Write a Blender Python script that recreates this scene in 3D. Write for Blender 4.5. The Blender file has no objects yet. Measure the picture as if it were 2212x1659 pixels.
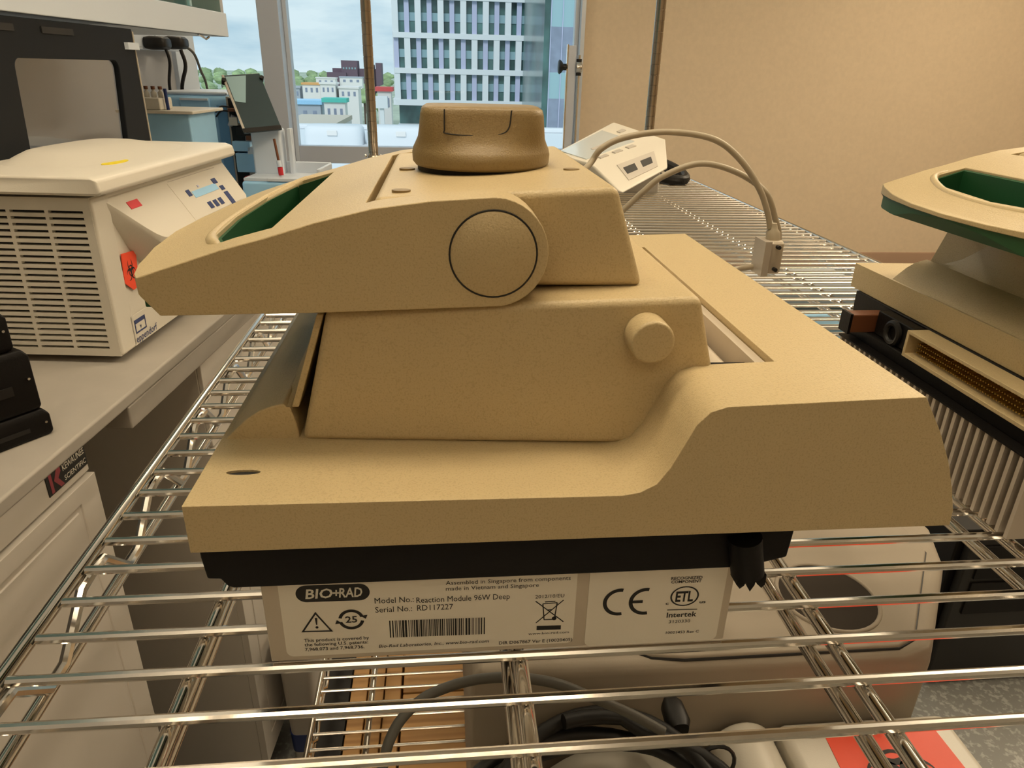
import bpy, bmesh, math, random
from mathutils import Vector, Matrix, noise
random.seed(7)
PI=math.pi
SC=bpy.context.scene
COL=SC.collection
Z0=1.0            # height of the wire shelf above the floor; coordinates below are relative to the shelf top
# ---------------------------------------------------------------- camera
cd=bpy.data.cameras.new('camera'); cam=bpy.data.objects.new('camera',cd); COL.objects.link(cam)
def _cam():
    F,CX,CY=1533.0,1106.0,829.5
    vx,hy,s=953.0,152.0,0.025
    vy=hy+s*(vx-CX)
    Y=Vector((vx-CX,vy-CY,F)).normalized()
    hd=Vector((1,s,0))
    up=-(Y.cross(hd)).normalized()
    if up.y>0: up=-up
    X=Y.cross(up)
    if X.x<0: X=-X
    # rows X,Y,up = world axes expressed in (right, down, forward)
    right=Vector((X.x,Y.x,up.x)); down=Vector((X.y,Y.y,up.y)); fwd=Vector((X.z,Y.z,up.z))
    m=Matrix((right,-down,-fwd)).transposed().to_4x4()
    m.translation=Vector((0,0,0.22+Z0))
    cam.matrix_world=m
    cd.sensor_width=36; cd.sensor_fit='HORIZONTAL'; cd.lens=F/2212*36
    cd.clip_start=0.01; cd.clip_end=3000
_cam(); SC.camera=cam
SC.view_settings.view_transform='Standard'; SC.view_settings.look='None'
SC.view_settings.exposure=0.0; SC.view_settings.gamma=1; SC.view_settings.use_curve_mapping=False
SC.cycles.use_denoising=True
SC.cycles.max_bounces=10; SC.cycles.transparent_max_bounces=12
# ---------------------------------------------------------------- world: bright cloudy sky
W=bpy.data.worlds.new('sky'); SC.world=W; W.use_nodes=True
nt=W.node_tree; nt.nodes.clear()
o_=nt.nodes.new('ShaderNodeOutputWorld'); bg=nt.nodes.new('ShaderNodeBackground'); tc=nt.nodes.new('ShaderNodeTexCoord')
mp=nt.nodes.new('ShaderNodeMapping'); mp.inputs['Scale'].default_value=(1.5,1.5,6)
nz=nt.nodes.new('ShaderNodeTexNoise'); nz.inputs['Scale'].default_value=2.6; nz.inputs['Detail'].default_value=6; nz.inputs['Roughness'].default_value=.55
cr=nt.nodes.new('ShaderNodeValToRGB'); cr.color_ramp.elements[0].position=.36; cr.color_ramp.elements[0].color=(.40,.60,.72,1)
cr.color_ramp.elements[1].position=.60; cr.color_ramp.elements[1].color=(.74,.88,.92,1)
nt.links.new(tc.outputs['Generated'],mp.inputs['Vector']); nt.links.new(mp.outputs[0],nz.inputs['Vector']); nt.links.new(nz.outputs['Fac'],cr.inputs[0])
nt.links.new(cr.outputs[0],bg.inputs[0]); bg.inputs[1].default_value=1.0; nt.links.new(bg.outputs[0],o_.inputs[0])
# ---------------------------------------------------------------- weak sunlight added under the overcast to brighten the facades, from the camera's side
sd=bpy.data.lights.new('added_sun','SUN'); sd.energy=1.5; sd.angle=math.radians(20); sd.color=(1,.98,.95)
so=bpy.data.objects.new('added_sun',sd); COL.objects.link(so); so.rotation_euler=(math.radians(50),0,math.radians(-15))
# ---------------------------------------------------------------- ceiling lamps (warm)
WARM=(1.0,.82,.58)
def area(name,loc,sx,sy,e,col=WARM):
    d=bpy.data.lights.new(name,'AREA'); d.shape='RECTANGLE'; d.size=sx; d.size_y=sy; d.energy=e; d.color=col
    o=bpy.data.objects.new(name,d); COL.objects.link(o); o.location=(loc[0],loc[1],loc[2]+Z0); return o
CEIL=1.75
LAMPS=[(-.10,.40,1.2,.22,10.5,15),(1.7,1.5,.22,1.2,27,20),(-.60,2.9,1.2,.22,8,12),(3.2,3.1,.22,1.2,22,16),(-.2,-1.4,1.2,.22,2.5,7),(2.6,-1.0,.22,1.2,2.5,6)]  # the ones behind the camera are unseen fill lamps, added to lift the sides
LZ=1.42
for i,(x,y,a,b,e,u) in enumerate(LAMPS):      # pendant form and uplights added to brighten the ceiling that the wires reflect
    area('pendant_light_down',(x,y,LZ-.032),a,b,e)
    area('added_uplight',(x,y,LZ+.032),a,b,u).rotation_euler=(PI,0,0)
# ---------------------------------------------------------------- materials
def mat(name,col,rough=.5,metal=0,bump=0,bscale=900,var=0,vscale=60,spec=.5,trans=0,coat=0,emit=None):
    m=bpy.data.materials.new(name); m.use_nodes=True; n=m.node_tree; b=n.nodes['Principled BSDF']
    b.inputs['Base Color'].default_value=(*col,1); b.inputs['Roughness'].default_value=rough; b.inputs['Metallic'].default_value=metal
    b.inputs['Specular IOR Level'].default_value=spec
    if trans: b.inputs['Transmission Weight'].default_value=trans
    if coat: b.inputs['Coat Weight'].default_value=coat
    if emit: b.inputs['Emission Color'].default_value=(*emit[0],1); b.inputs['Emission Strength'].default_value=emit[1]
    t=n.nodes.new('ShaderNodeTexCoord')
    if bump:
        z=n.nodes.new('ShaderNodeTexNoise'); z.inputs['Scale'].default_value=bscale; z.inputs['Detail'].default_value=3
        u=n.nodes.new('ShaderNodeBump'); u.inputs['Strength'].default_value=bump; u.inputs['Distance'].default_value=.0006
        n.links.new(t.outputs['Object'],z.inputs['Vector']); n.links.new(z.outputs['Fac'],u.inputs['Height']); n.links.new(u.outputs[0],b.inputs['Normal'])
    if var:
        z=n.nodes.new('ShaderNodeTexNoise'); z.inputs['Scale'].default_value=vscale; z.inputs['Detail'].default_value=5
        r=n.nodes.new('ShaderNodeValToRGB'); r.color_ramp.elements[0].position=.3; r.color_ramp.elements[1].position=.7
        r.color_ramp.elements[0].color=(*[c*(1-var) for c in col],1); r.color_ramp.elements[1].color=(*[min(1,c*(1+var)) for c in col],1)
        n.links.new(t.outputs['Object'],z.inputs['Vector']); n.links.new(z.outputs['Fac'],r.inputs[0]); n.links.new(r.outputs[0],b.inputs['Base Color'])
    return m
def speckle(name,col,col2,rough,scale,thr,bump=.0,bscale=900,spec=.5):
    m=mat(name,col,rough,bump=bump,bscale=bscale,spec=spec); n=m.node_tree; b=n.nodes['Principled BSDF']
    t=n.nodes.new('ShaderNodeTexCoord'); z=n.nodes.new('ShaderNodeTexNoise'); z.inputs['Scale'].default_value=scale; z.inputs['Detail'].default_value=2
    r=n.nodes.new('ShaderNodeValToRGB'); r.color_ramp.elements[0].position=thr; r.color_ramp.elements[1].position=thr+.12
    r.color_ramp.elements[0].color=(*col2,1); r.color_ramp.elements[1].color=(*col,1)
    n.links.new(t.outputs['Object'],z.inputs['Vector']); n.links.new(z.outputs['Fac'],r.inputs[0]); n.links.new(r.outputs[0],b.inputs['Base Color'])
    return m
M={}
M['cycler']=speckle('beige_abs_plastic',(.54,.425,.235),(.475,.37,.20),.42,1300,.36,bump=.35,bscale=1500)
M['knob']=speckle('tan_knob_plastic',(.27,.19,.080),(.24,.165,.068),.45,1300,.36,bump=.3,bscale=1500)
M['green']=mat('green_plastic',(.008,.075,.022),.55,bump=.1,bscale=1200)
M['blackp']=mat('black_plastic',(.0045,.0035,.003),.5,bump=.2,bscale=500,spec=.2)
M['hoodblk']=mat('black_hood_enamel',(.007,.009,.012),.5,spec=.2)
M['black']=mat('black_rubber',(.012,.011,.010),.45,spec=.35)
M['sheet']=mat('brushed_sheet_metal',(.55,.48,.38),.42,metal=.1,bump=.1,bscale=400)
M['label']=mat('satin_label_foil',(.80,.75,.64),.32,bump=.08,bscale=900)
M['ink']=mat('black_ink',(.012,.011,.01),.6)
M['inkred']=mat('dull_red_ink',(.30,.045,.06),.5)
M['inkw']=mat('white_ink',(.75,.72,.62),.5)
M['inkblue']=mat('navy_ink',(.03,.05,.16),.5)
M['chrome']=mat('chrome_wire',(.80,.77,.72),.13,metal=1,bump=.05,bscale=120)
M['post']=mat('brown_chrome_post',(.42,.36,.29),.22,metal=1)
M['alu']=mat('aluminium_fin',(.52,.46,.38),.45,metal=.2)
M['copper']=mat('brown_connector',(.16,.055,.02),.5)
M['gold']=mat('gold_pins',(.55,.36,.08),.35,metal=.8)
M['cent']=mat('cream_plastic',(.70,.66,.57),.38,bump=.15,bscale=900)
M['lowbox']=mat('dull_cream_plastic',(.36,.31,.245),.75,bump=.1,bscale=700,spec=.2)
M['centd']=mat('grey_cream_plastic',(.50,.46,.40),.45,bump=.1,bscale=700)
M['white']=mat('white_plastic',(.62,.69,.78),.4,bump=.05,bscale=400)
M['lam']=mat('beige_laminate',(.38,.35,.305),.5,var=.04,vscale=30)
M['cab']=mat('painted_steel_cabinet',(.62,.58,.52),.45,bump=.05,bscale=300)
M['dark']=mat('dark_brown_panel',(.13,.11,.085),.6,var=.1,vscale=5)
M['bluei']=mat('pale_blue_enamel',(.35,.64,.92),.4,var=.05,vscale=12)
M['blued']=mat('mid_blue_enamel',(.14,.34,.60),.4)
M['navy']=mat('navy_blue_plastic',(.012,.03,.14),.4)
M['red']=mat('red_plastic',(.55,.02,.03),.4)
M['redpaper']=mat('red_sticker',(.72,.06,.07),.5)
M['orange']=mat('fluorescent_orange_sticker',(.95,.085,.03),.5)
M['yellow']=mat('yellow_sticker',(.85,.68,.02),.5)
M['screen']=mat('blank_lcd_screen',(.62,.68,.70),.12)
M['tablet']=mat('dark_glass_tablet',(.035,.06,.07),.08,spec=.8)
M['cable']=mat('grey_beige_cable',(.42,.36,.26),.45)
M['greycable']=mat('grey_rubber_cable',(.10,.095,.08),.5)
M['wallr']=mat('beige_wall_paint',(.74,.60,.425),.8,bump=.25,bscale=120,var=.03,vscale=40)
M['wallg']=mat('grey_wall_paint',(.44,.45,.47),.7,bump=.1,bscale=100)
M['ceil']=mat('ceiling_tile',(.80,.79,.76),.9)
M['frame']=mat('grey_aluminium_frame',(.56,.59,.66),.4,metal=.2)
M['framew']=mat('pale_aluminium_frame',(.62,.66,.72),.35,metal=.2)
M['floor']=speckle('terrazzo_floor',(.25,.25,.235),(.40,.40,.38),.35,95,.36)
M['pine']=None
M['skirt']=mat('brown_beige_skirting',(.38,.25,.17),.5)
M['recess']=mat('recess_shade_brown',(.045,.037,.030),.9,spec=.1)  # dark colour holds the shade of the lower instrument's hollow
M['lamp']=mat('lamp_diffuser',(.9,.85,.75),.5,emit=((1,.78,.5),3.0))
M['facade']=mat('white_facade',(.74,.77,.80),.6)
M['lav']=mat('lavender_panel',(.50,.52,.70),.5)
M['glassb']=mat('building_glass',(.06,.14,.13),.15,var=.6,vscale=.35,spec=.7)
M['span']=mat('spandrel_glass',(.26,.40,.44),.3)
M['tealg']=mat('teal_curtain_glass',(.33,.50,.55),.3)
M['greyg']=mat('slate_curtain_glass',(.26,.30,.40),.4,var=.12,vscale=1.2)
M['brick']=mat('dark_brick',(.15,.10,.13),.8)
M['ground']=mat('distant_ground',(.40,.46,.36),.9,var=.4,vscale=.02)
M['leaf']=mat('tree_foliage',(.30,.40,.20),.85,var=.45,vscale=.25)
M['trunk']=mat('tree_bark',(.10,.07,.05),.9)
M['house']=mat('pale_render',(.80,.78,.76),.8)
M['roofor']=mat('orange_roof',(.75,.40,.15),.8)
M['roofbe']=mat('beige_flat_roof',(.62,.55,.45),.8)
M['roofte']=mat('teal_roof',(.10,.55,.47),.7)
M['roofre']=mat('red_roof',(.70,.10,.10),.7)
M['roofgr']=mat('grey_roof',(.42,.46,.52),.8)
def glassmat(name,tint=(1,1,1),refl=.5,alpha=1.0,rough=0.0):
    m=bpy.data.materials.new(name); m.use_nodes=True; n=m.node_tree; n.nodes.clear()
    o=n.nodes.new('ShaderNodeOutputMaterial'); x=n.nodes.new('ShaderNodeMixShader'); t=n.nodes.new('ShaderNodeBsdfTransparent'); g=n.nodes.new('ShaderNodeBsdfGlossy')
    t.inputs[0].default_value=(*tint,1); g.inputs['Roughness'].default_value=rough
    f=n.nodes.new('ShaderNodeFresnel'); f.inputs[0].default_value=1.45
    k=n.nodes.new('ShaderNodeMath'); k.operation='MULTIPLY'; k.inputs[1].default_value=refl
    gg=n.nodes.new('ShaderNodeNewGeometry'); iv=n.nodes.new('ShaderNodeMath'); iv.operation='SUBTRACT'; iv.inputs[0].default_value=1; n.links.new(gg.outputs['Backfacing'],iv.inputs[1]); k2=n.nodes.new('ShaderNodeMath'); k2.operation='MULTIPLY'; n.links.new(f.outputs[0],k2.inputs[0]); n.links.new(iv.outputs[0],k2.inputs[1])
    n.links.new(k2.outputs[0],k.inputs[0]); n.links.new(k.outputs[0],x.inputs[0]); n.links.new(t.outputs[0],x.inputs[1]); n.links.new(g.outputs[0],x.inputs[2]); n.links.new(x.outputs[0],o.inputs[0])
    return m
M['glass']=glassmat('window_glass',(.97,.99,1),.35)
M['hoodglass']=glassmat('hood_glass',(.95,.96,.97),2.6,rough=.06)
M['tabglass']=glassmat('clear_glass',(.7,.85,.85),1.0)
def pine():
    m=mat('pine_wood',(.55,.33,.13),.5); n=m.node_tree; b=n.nodes['Principled BSDF']
    t=n.nodes.new('ShaderNodeTexCoord'); p=n.nodes.new('ShaderNodeMapping'); p.inputs['Scale'].default_value=(2,14,14)
    z=n.nodes.new('ShaderNodeTexWave'); z.inputs['Scale'].default_value=.8; z.inputs['Distortion'].default_value=5; z.bands_direction='Y'; z.inputs['Detail'].default_value=3
    r=n.nodes.new('ShaderNodeValToRGB'); r.color_ramp.elements[0].color=(.40,.21,.07,1); r.color_ramp.elements[1].color=(.56,.32,.12,1); r.color_ramp.elements[1].position=.25
    n.links.new(t.outputs['Object'],p.inputs[0]); n.links.new(p.outputs[0],z.inputs[0]); n.links.new(z.outputs['Fac'],r.inputs[0]); n.links.new(r.outputs[0],b.inputs['Base Color']); return m
M['pine']=pine()
# ---------------------------------------------------------------- helpers
LROT=-0.09636      # the counter run on the left stands turned by 5.5 degrees; its things are built in that turned frame
INFO={}
def tag(o,label=None,cat=None,group=None,kind=None):
    if label: o['label']=label
    if cat: o['category']=cat
    if group: o['group']=group
    if kind: o['kind']=kind
    return o
def _place(o,base,L):
    b=Vector(base); o.rotation_euler=(0,0,LROT if L else 0)
    w=Matrix.Rotation(LROT,3,'Z')@b if L else b
    o.location=(w.x,w.y,w.z+Z0); INFO[o.name]=(b,L)
def thing(name,label,cat,base,L=False,group=None):
    o=bpy.data.objects.new(name,None); o.empty_display_size=.02; COL.objects.link(o); _place(o,base,L); return tag(o,label,cat,group)
def finish(me,ang=35):
    me.shade_smooth(); me.set_sharp_from_angle(angle=math.radians(ang))
def obj(name,bm,m,parent=None,label=None,base=None,L=False,bevel=0,seg=3,ang=35,kind=None,flat=False):
    """link bm (built in shelf coordinates) as one mesh object"""
    me=bpy.data.meshes.new(name)
    o=bpy.data.objects.new(name,me); COL.objects.link(o)
    if parent is not None:
        b=INFO[parent.name][0]; o.parent=parent; INFO[o.name]=(b,INFO[parent.name][1])
    else:
        if base is None:
            xs=[v.co for v in bm.verts]
            base=(sum(v.x for v in xs)/len(xs),sum(v.y for v in xs)/len(xs),min(v.z for v in xs))
        _place(o,base,L); b=INFO[o.name][0]
    bmesh.ops.translate(bm,verts=bm.verts,vec=-b)
    bmesh.ops.recalc_face_normals(bm,faces=bm.faces)
    bm.to_mesh(me); bm.free()
    for x in (m if isinstance(m,(list,tuple)) else [m]): me.materials.append(x)
    if bevel:
        d=o.modifiers.new('bevel','BEVEL'); d.width=bevel; d.segments=seg; d.limit_method='ANGLE'; d.angle_limit=math.radians(32); d.harden_normals=True
    if not flat: finish(me,ang)
    if label: o['label']=label
    if kind: o['kind']=kind
    return o
def struct(name,bm,m,**k): o=obj(name,bm,m,**k); o['kind']='structure'; return o
def B(): return bmesh.new()
def hexa(bm,c):
    v=[bm.verts.new(p) for p in c]
    for f in ((0,1,2,3),(4,7,6,5),(0,4,5,1),(1,5,6,2),(2,6,7,3),(3,7,4,0)): bm.faces.new([v[i] for i in f])
    return bm
def box(x0,x1,y0,y1,z0,z1,bm=None):
    bm=bm or B(); return hexa(bm,[(x0,y0,z0),(x1,y0,z0),(x1,y1,z0),(x0,y1,z0),(x0,y0,z1),(x1,y0,z1),(x1,y1,z1),(x0,y1,z1)])
def prism(pts,axis,a,b,bm=None):
    """pts polygon; axis y: (x,z); axis z: (x,y); axis x: (y,z)"""
    bm=bm or B()
    def P(p,t): return {'y':(p[0],t,p[1]),'z':(p[0],p[1],t),'x':(t,p[0],p[1])}[axis]
    A=[bm.verts.new(P(p,a)) for p in pts]; C=[bm.verts.new(P(p,b)) for p in pts]
    bm.faces.new(A); bm.faces.new(C[::-1]); n=len(pts)
    for i in range(n): bm.faces.new([A[i],C[i],C[(i+1)%n],A[(i+1)%n]])
    return bm
def loft(rings,bm=None,caps=True):
    bm=bm or B(); R=[[bm.verts.new(p) for p in r] for r in rings]; n=len(R[0])
    for a,b in zip(R,R[1:]):
        for i in range(n): bm.faces.new([a[i],a[(i+1)%n],b[(i+1)%n],b[i]])
    if caps: bm.faces.new(R[0][::-1]); bm.faces.new(R[-1])
    return bm
def tube(pts,r,seg=10,bm=None,closed=False):
    pts=[Vector(p) for p in pts]; n=len(pts); rings=[]
    t0=((pts[1]-pts[0])).normalized(); u=t0.orthogonal().normalized()
    for i,p in enumerate(pts):
        if closed: t=(pts[(i+1)%n]-pts[i-1]).normalized()
        else: t=(pts[min(i+1,n-1)]-pts[max(i-1,0)]).normalized()
        u=(u-t*u.dot(t)).normalized(); w=t.cross(u)
        rr=r[i] if isinstance(r,(list,tuple)) else r
        rings.append([p+(u*math.cos(2*PI*k/seg)+w*math.sin(2*PI*k/seg))*rr for k in range(seg)])
    if closed: rings.append(rings[0]); 
    if closed:
        bm=bm or B(); R=[[bm.verts.new(q) for q in ring] for ring in rings[:-1]]; R.append(R[0])
        for a,b in zip(R,R[1:]):
            for i in range(seg): bm.faces.new([a[i],a[(i+1)%seg],b[(i+1)%seg],b[i]])
        return bm
    return loft(rings,bm)
def spline(pts,n=8):
    P=[Vector(p) for p in pts]; P=[P[0]*2-P[1]]+P+[P[-1]*2-P[-2]]; out=[]
    for i in range(1,len(P)-2):
        for k in range(n):
            t=k/n; a,b,c,d=P[i-1:i+3]
            out.append(.5*((2*b)+(c-a)*t+(2*a-5*b+4*c-d)*t*t+(3*b-a-3*c+d)*t**3))
    out.append(P[-2]); return out
def circ(cx,cy,r,n=40,a0=0,a1=2*PI,ry=None):
    ry=ry or r; full=abs(a1-a0-2*PI)<1e-6; m=n if full else n+1
    return [(cx+r*math.cos(a0+(a1-a0)*k/n),cy+ry*math.sin(a0+(a1-a0)*k/n)) for k in range(m)]
def superell(cx,cy,a,b,e,n=56):
    out=[]
    for k in range(n):
        t=2*PI*k/n; c,s=math.cos(t),math.sin(t)
        out.append((cx+a*math.copysign(abs(c)**(2/e),c),cy+b*math.copysign(abs(s)**(2/e),s)))
    return out
def bool_(bm,cut,op='DIFFERENCE'):
    me=bpy.data.meshes.new('t'); bmesh.ops.recalc_face_normals(bm,faces=bm.faces); bm.to_mesh(me); a=bpy.data.objects.new('t',me); COL.objects.link(a); bm.free()
    mc=bpy.data.meshes.new('c'); bmesh.ops.recalc_face_normals(cut,faces=cut.faces); cut.to_mesh(mc); c=bpy.data.objects.new('c',mc); COL.objects.link(c); cut.free()
    md=a.modifiers.new('b','BOOLEAN'); md.operation=op; md.object=c; md.solver='EXACT'
    dg=bpy.context.evaluated_depsgraph_get(); dg.update(); ev=a.evaluated_get(dg); r=bpy.data.meshes.new_from_object(ev)
    out=B(); out.from_mesh(r)
    bpy.data.objects.remove(a); bpy.data.objects.remove(c); bpy.data.meshes.remove(me); bpy.data.meshes.remove(mc); bpy.data.meshes.remove(r)
    return out
def cyl(p0,p1,r,seg=32,bm=None,r2=None):
    p0,p1=Vector(p0),Vector(p1); t=(p1-p0).normalized(); u=t.orthogonal().normalized(); w=t.cross(u); r2=r if r2 is None else r2
    return loft([[p+(u*math.cos(2*PI*k/seg)+w*math.sin(2*PI*k/seg))*q for k in range(seg)] for p,q in ((p0,r),(p1,r2))],bm)
def text(body,o,ux,uz,width,cap,shear=0,bold=0,depth=.00012,bm=None):
    """lettering as thin relief: o = left end of baseline, ux along, uz up, width in metres, cap = capital height"""
    cu=bpy.data.curves.new('t','FONT'); cu.body=body; cu.size=1; cu.shear=shear; cu.offset=bold; cu.resolution_u=2; cu.extrude=0
    ob=bpy.data.objects.new('t',cu); COL.objects.link(ob); dg=bpy.context.evaluated_depsgraph_get(); dg.update()
    me=bpy.data.meshes.new_from_object(ob.evaluated_get(dg)); bpy.data.objects.remove(ob)
    xs=[v.co.x for v in me.vertices]; x0,x1=min(xs),max(xs); sx=width/(x1-x0); sy=cap/.69
    bm=bm or B(); o=Vector(o); ux=Vector(ux); uz=Vector(uz); nn=ux.cross(uz)
    vs=[bm.verts.new(o+ux*((v.co.x-x0)*sx)+uz*(v.co.y*sy)+nn*depth) for v in me.vertices]
    for p in me.polygons:
        try: bm.faces.new([vs[i] for i in p.vertices])
        except ValueError: pass
    bpy.data.meshes.remove(me); return bm
def flat(polys,o,ux,uz,depth=.0001,bm=None):
    bm=bm or B(); o=Vector(o); ux=Vector(ux); uz=Vector(uz); nn=ux.cross(uz)
    for p in polys: bm.faces.new([bm.verts.new(o+ux*a+uz*b+nn*depth) for a,b in p])
    return bm
def ringpoly(cx,cy,r0,r1,a0=0,a1=2*PI,n=24,ry=1):
    out=[]
    for k in range(n):
        a,b=a0+(a1-a0)*k/n,a0+(a1-a0)*(k+1)/n
        out.append([(cx+r0*math.cos(a),cy+r0*ry*math.sin(a)),(cx+r1*math.cos(a),cy+r1*ry*math.sin(a)),(cx+r1*math.cos(b),cy+r1*ry*math.sin(b)),(cx+r0*math.cos(b),cy+r0*ry*math.sin(b))])
    return out
def strokes(segs,w):
    out=[]
    for (x0,y0),(x1,y1) in segs:
        d=Vector((x1-x0,y1-y0)).normalized(); n=Vector((-d.y,d.x))*w/2
        out.append([(x0-n.x,y0-n.y),(x1-n.x,y1-n.y),(x1+n.x,y1+n.y),(x0+n.x,y0+n.y)])
    return out
def biohaz(cx,cy,s):
    """biohazard trefoil: three open rings round a small ring"""
    P=[]
    for k in range(3):
        a=PI/2+k*2*PI/3; ox,oy=cx+math.cos(a)*s*.48,cy+math.sin(a)*s*.48
        n=22; a0,a1=a+math.radians(38),a+math.radians(322)
        for i in range(n):
            t0,t1=i/n,(i+1)/n
            def w(t): return s*.17*math.sin(PI*min(max(t,0.02),.98))**.7+.002*s
            q=[]
            for t,sg in ((t0,1),(t1,1),(t1,-1),(t0,-1)):
                aa=a0+(a1-a0)*t; r=s*.46+(0 if sg>0 else -w(t))
                q.append((ox+math.cos(aa)*r,oy+math.sin(aa)*r))
            P.append(q)
    P+=ringpoly(cx,cy,s*.36,s*.46,n=24)
    return P
def copy_tree(o,delta,label,parent=None):
    c=o.copy(); COL.objects.link(c)
    if parent is None:
        c.location=o.location+Vector(delta); c['label']=label
    else: c.parent=parent
    for ch in list(o.children): copy_tree(ch,delta,label,c)
    return c

# ================================================================ SETTING
YB=4.72; XW=.84
LW=-.95
struct('floor',box(-2.2,5.4,-2.6,YB+.1,-1.08,-1.0),M['floor'],flat=True)
struct('ceiling',box(-2.2,5.4,-2.6,YB+.1,CEIL,CEIL+.08),M['ceil'],flat=True)
struct('wall_front',box(-2.2,5.4,-2.68,-2.6,-1,CEIL),M['wallr'],flat=True)
struct('wall_right',box(5.4,5.48,-2.6,YB+.1,-1,CEIL),M['wallr'],flat=True)
struct('wall_back',box(XW+.012,5.4,YB,YB+.12,-1,CEIL),M['wallr'],flat=True)
struct('wall_left',box(LW-.14,LW,-2.75,2.15,-1,CEIL),M['wallg'],L=True,flat=True)
struct('trim_1',box(LW-.14,LW+.012,2.15,2.28,-1,CEIL),M['white'],L=True,flat=True)
struct('wall_side',box(-2.28,-2.2,-2.6,YB+.1,-1,CEIL),M['wallg'],flat=True)
struct('baseboard_back',prism([(YB-.03,-1),(YB,-1),(YB,-.9),(YB-.012,-.905),(YB-.02,-.93)],'x',XW+.02,5.4),M['skirt'])
# window in the back wall: frame pieces and panes
w=thing('window_1',None,None,(-.1,YB,-1)); w['kind']='structure'
for x0,x1,d,m in ((-1.018,-.90,.16,'frame'),(-.90,-.876,.05,'framew'),(.80,.826,.03,'framew'),(.826,.852,.09,'framew')):
    obj('mullion',box(x0,x1,YB-d,YB+.03,-1,CEIL),M[m],w,bevel=.003,seg=2)
obj('transom',box(-2.2,-1.02,YB-.05,YB+.03,-.334,-.233),M['frame'],w,bevel=.003,seg=2)
obj('transom',box(-.876,.80,YB-.05,YB+.03,-.334,-.233),M['frame'],w,bevel=.003,seg=2)
for x0,x1 in ((-2.2,-1.02),(-.876,.80)):
    for z0,z1 in ((-.233,CEIL),(-.98,-.334)):
        obj('glass_pane',box(x0,x1,YB+.0,YB+.006,z0,z1),M['glass'],w,flat=True)
    obj('bottom_rail',box(x0,x1,YB-.03,YB+.03,-1,-.98),M['frame'],w)
# ceiling lamp fixtures (the lamps' own light is set at the top)
for i,(x,y,a,b,e,u) in enumerate(LAMPS):
    c=thing('pendant_lamp',['pendant lamp right above the nearest thermal cycler','pendant lamp to the right of the wire shelf','pendant lamp above the left counter near the window','pendant lamp near the beige back wall','added fill lamp behind the camera','added fill lamp behind the camera, far right'][i],'lamp',(x,y,CEIL))  # fixtures behind the camera belong to the added fill lamps
    obj('lamp_housing',box(x-a/2-.012,x+a/2+.012,y-b/2-.012,y+b/2+.012,LZ-.025,LZ+.025),M['white'],c,bevel=.004); obj('diffuser',box(x-a/2,x+a/2,y-b/2,y+b/2,LZ-.028,LZ-.0255),M['lamp'],c)
    for q in (-.3,.3): obj('hanger',cyl((x+a*q,y+b*q,LZ+.025),(x+a*q,y+b*q,CEIL),.004,8),M['chrome'],c)

# ================================================================ OUTSIDE
struct('ground_outside',box(-900,900,YB+5,2500,-21,-20),M['ground'],flat=True)
D=80
bld=thing('office_building','white office block with three rows of tall windows beyond the window','building',(2.8,D,-20))
XL,XR=-4.75,10.45
obj('core',box(XL+.3,XR-.3,D+.9,D+22,-20,16),M['glassb'],bld,flat=True)
bands=[(-3.35,-2.78),(-.30,.22),(2.98,3.48),(6.45,6.95),(10.0,10.5),(13.5,14.0)]
for z0,z1 in bands: obj('floor_band',box(XL,XR,D-.1,D+.7,z0,z1),M['facade'],bld,flat=True)
obj('floor_band',box(XL-.25,XL,D+.3,D+22,-3.35,-2.7),M['facade'],bld,flat=True)
nb=13
for r,(a,b) in enumerate(zip(bands,bands[1:])):
    z0,z1=a[1],b[0]; p=(XR-XL-.5)/nb
    for k in range(nb+1):
        x=XL+.25+k*p; wide=(k+r)%2==0
        obj('facade_fin' if wide or k in (0,nb) else 'facade_panel',box(x-(.30 if wide else .24),x+(.30 if wide else .24),D-(.05 if wide else -.25),D+.8,z0,z1),M['facade'] if wide else M['lav'],bld,flat=True)
    for k in range(nb):
        x=XL+.25+k*p
        f=obj('window',box(x+.2,x+p-.2,D+.60,D+.75,z0,z1),M['glassb'],bld,flat=True)
        zm=z0+(z1-z0)*.36; obj('spandrel',box(x+.25,x+p-.25,D+.52,D+.6,zm,zm+.75),M['span'],f,flat=True)
for k in range(8): obj('side_fin',box(XL-.12,XL+.28,D+1.2+k*2.6,D+1.9+k*2.6,-3.3,14),M['facade'],bld,flat=True)
obj('base_glazing',box(XL+.6,XR-1,D+1.2,D+20,-5.4,-3.35),M['greyg'],bld,flat=True)
obj('podium',box(XL+.2,XR+2,D-.8,D+22,-20,-5.2),M['facade'],bld,flat=True)
b2=thing('glass_tower','pale teal and slate glass building behind the right edge of the window','building',(10,60,-20))
zz=[(-20,-1.75,'greyg'),(-1.75,.15,'tealg'),(.15,3.35,'greyg'),(3.35,6.4,'tealg'),(6.4,9.5,'greyg'),(9.5,13,'tealg')]
for z0,z1,m in zz: obj('curtain_panel',box(8.35,16,60,75,z0,z1),M[m],b2,flat=True)
obj('corner_strip',box(7.9,8.35,60.2,75,-20,13),M['glassb'],b2,flat=True)
for k in range(7): obj('mullion',box(8.35+k*.9,8.41+k*.9,59.93,60,-20,13),M['lav'],b2,flat=True)
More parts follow.
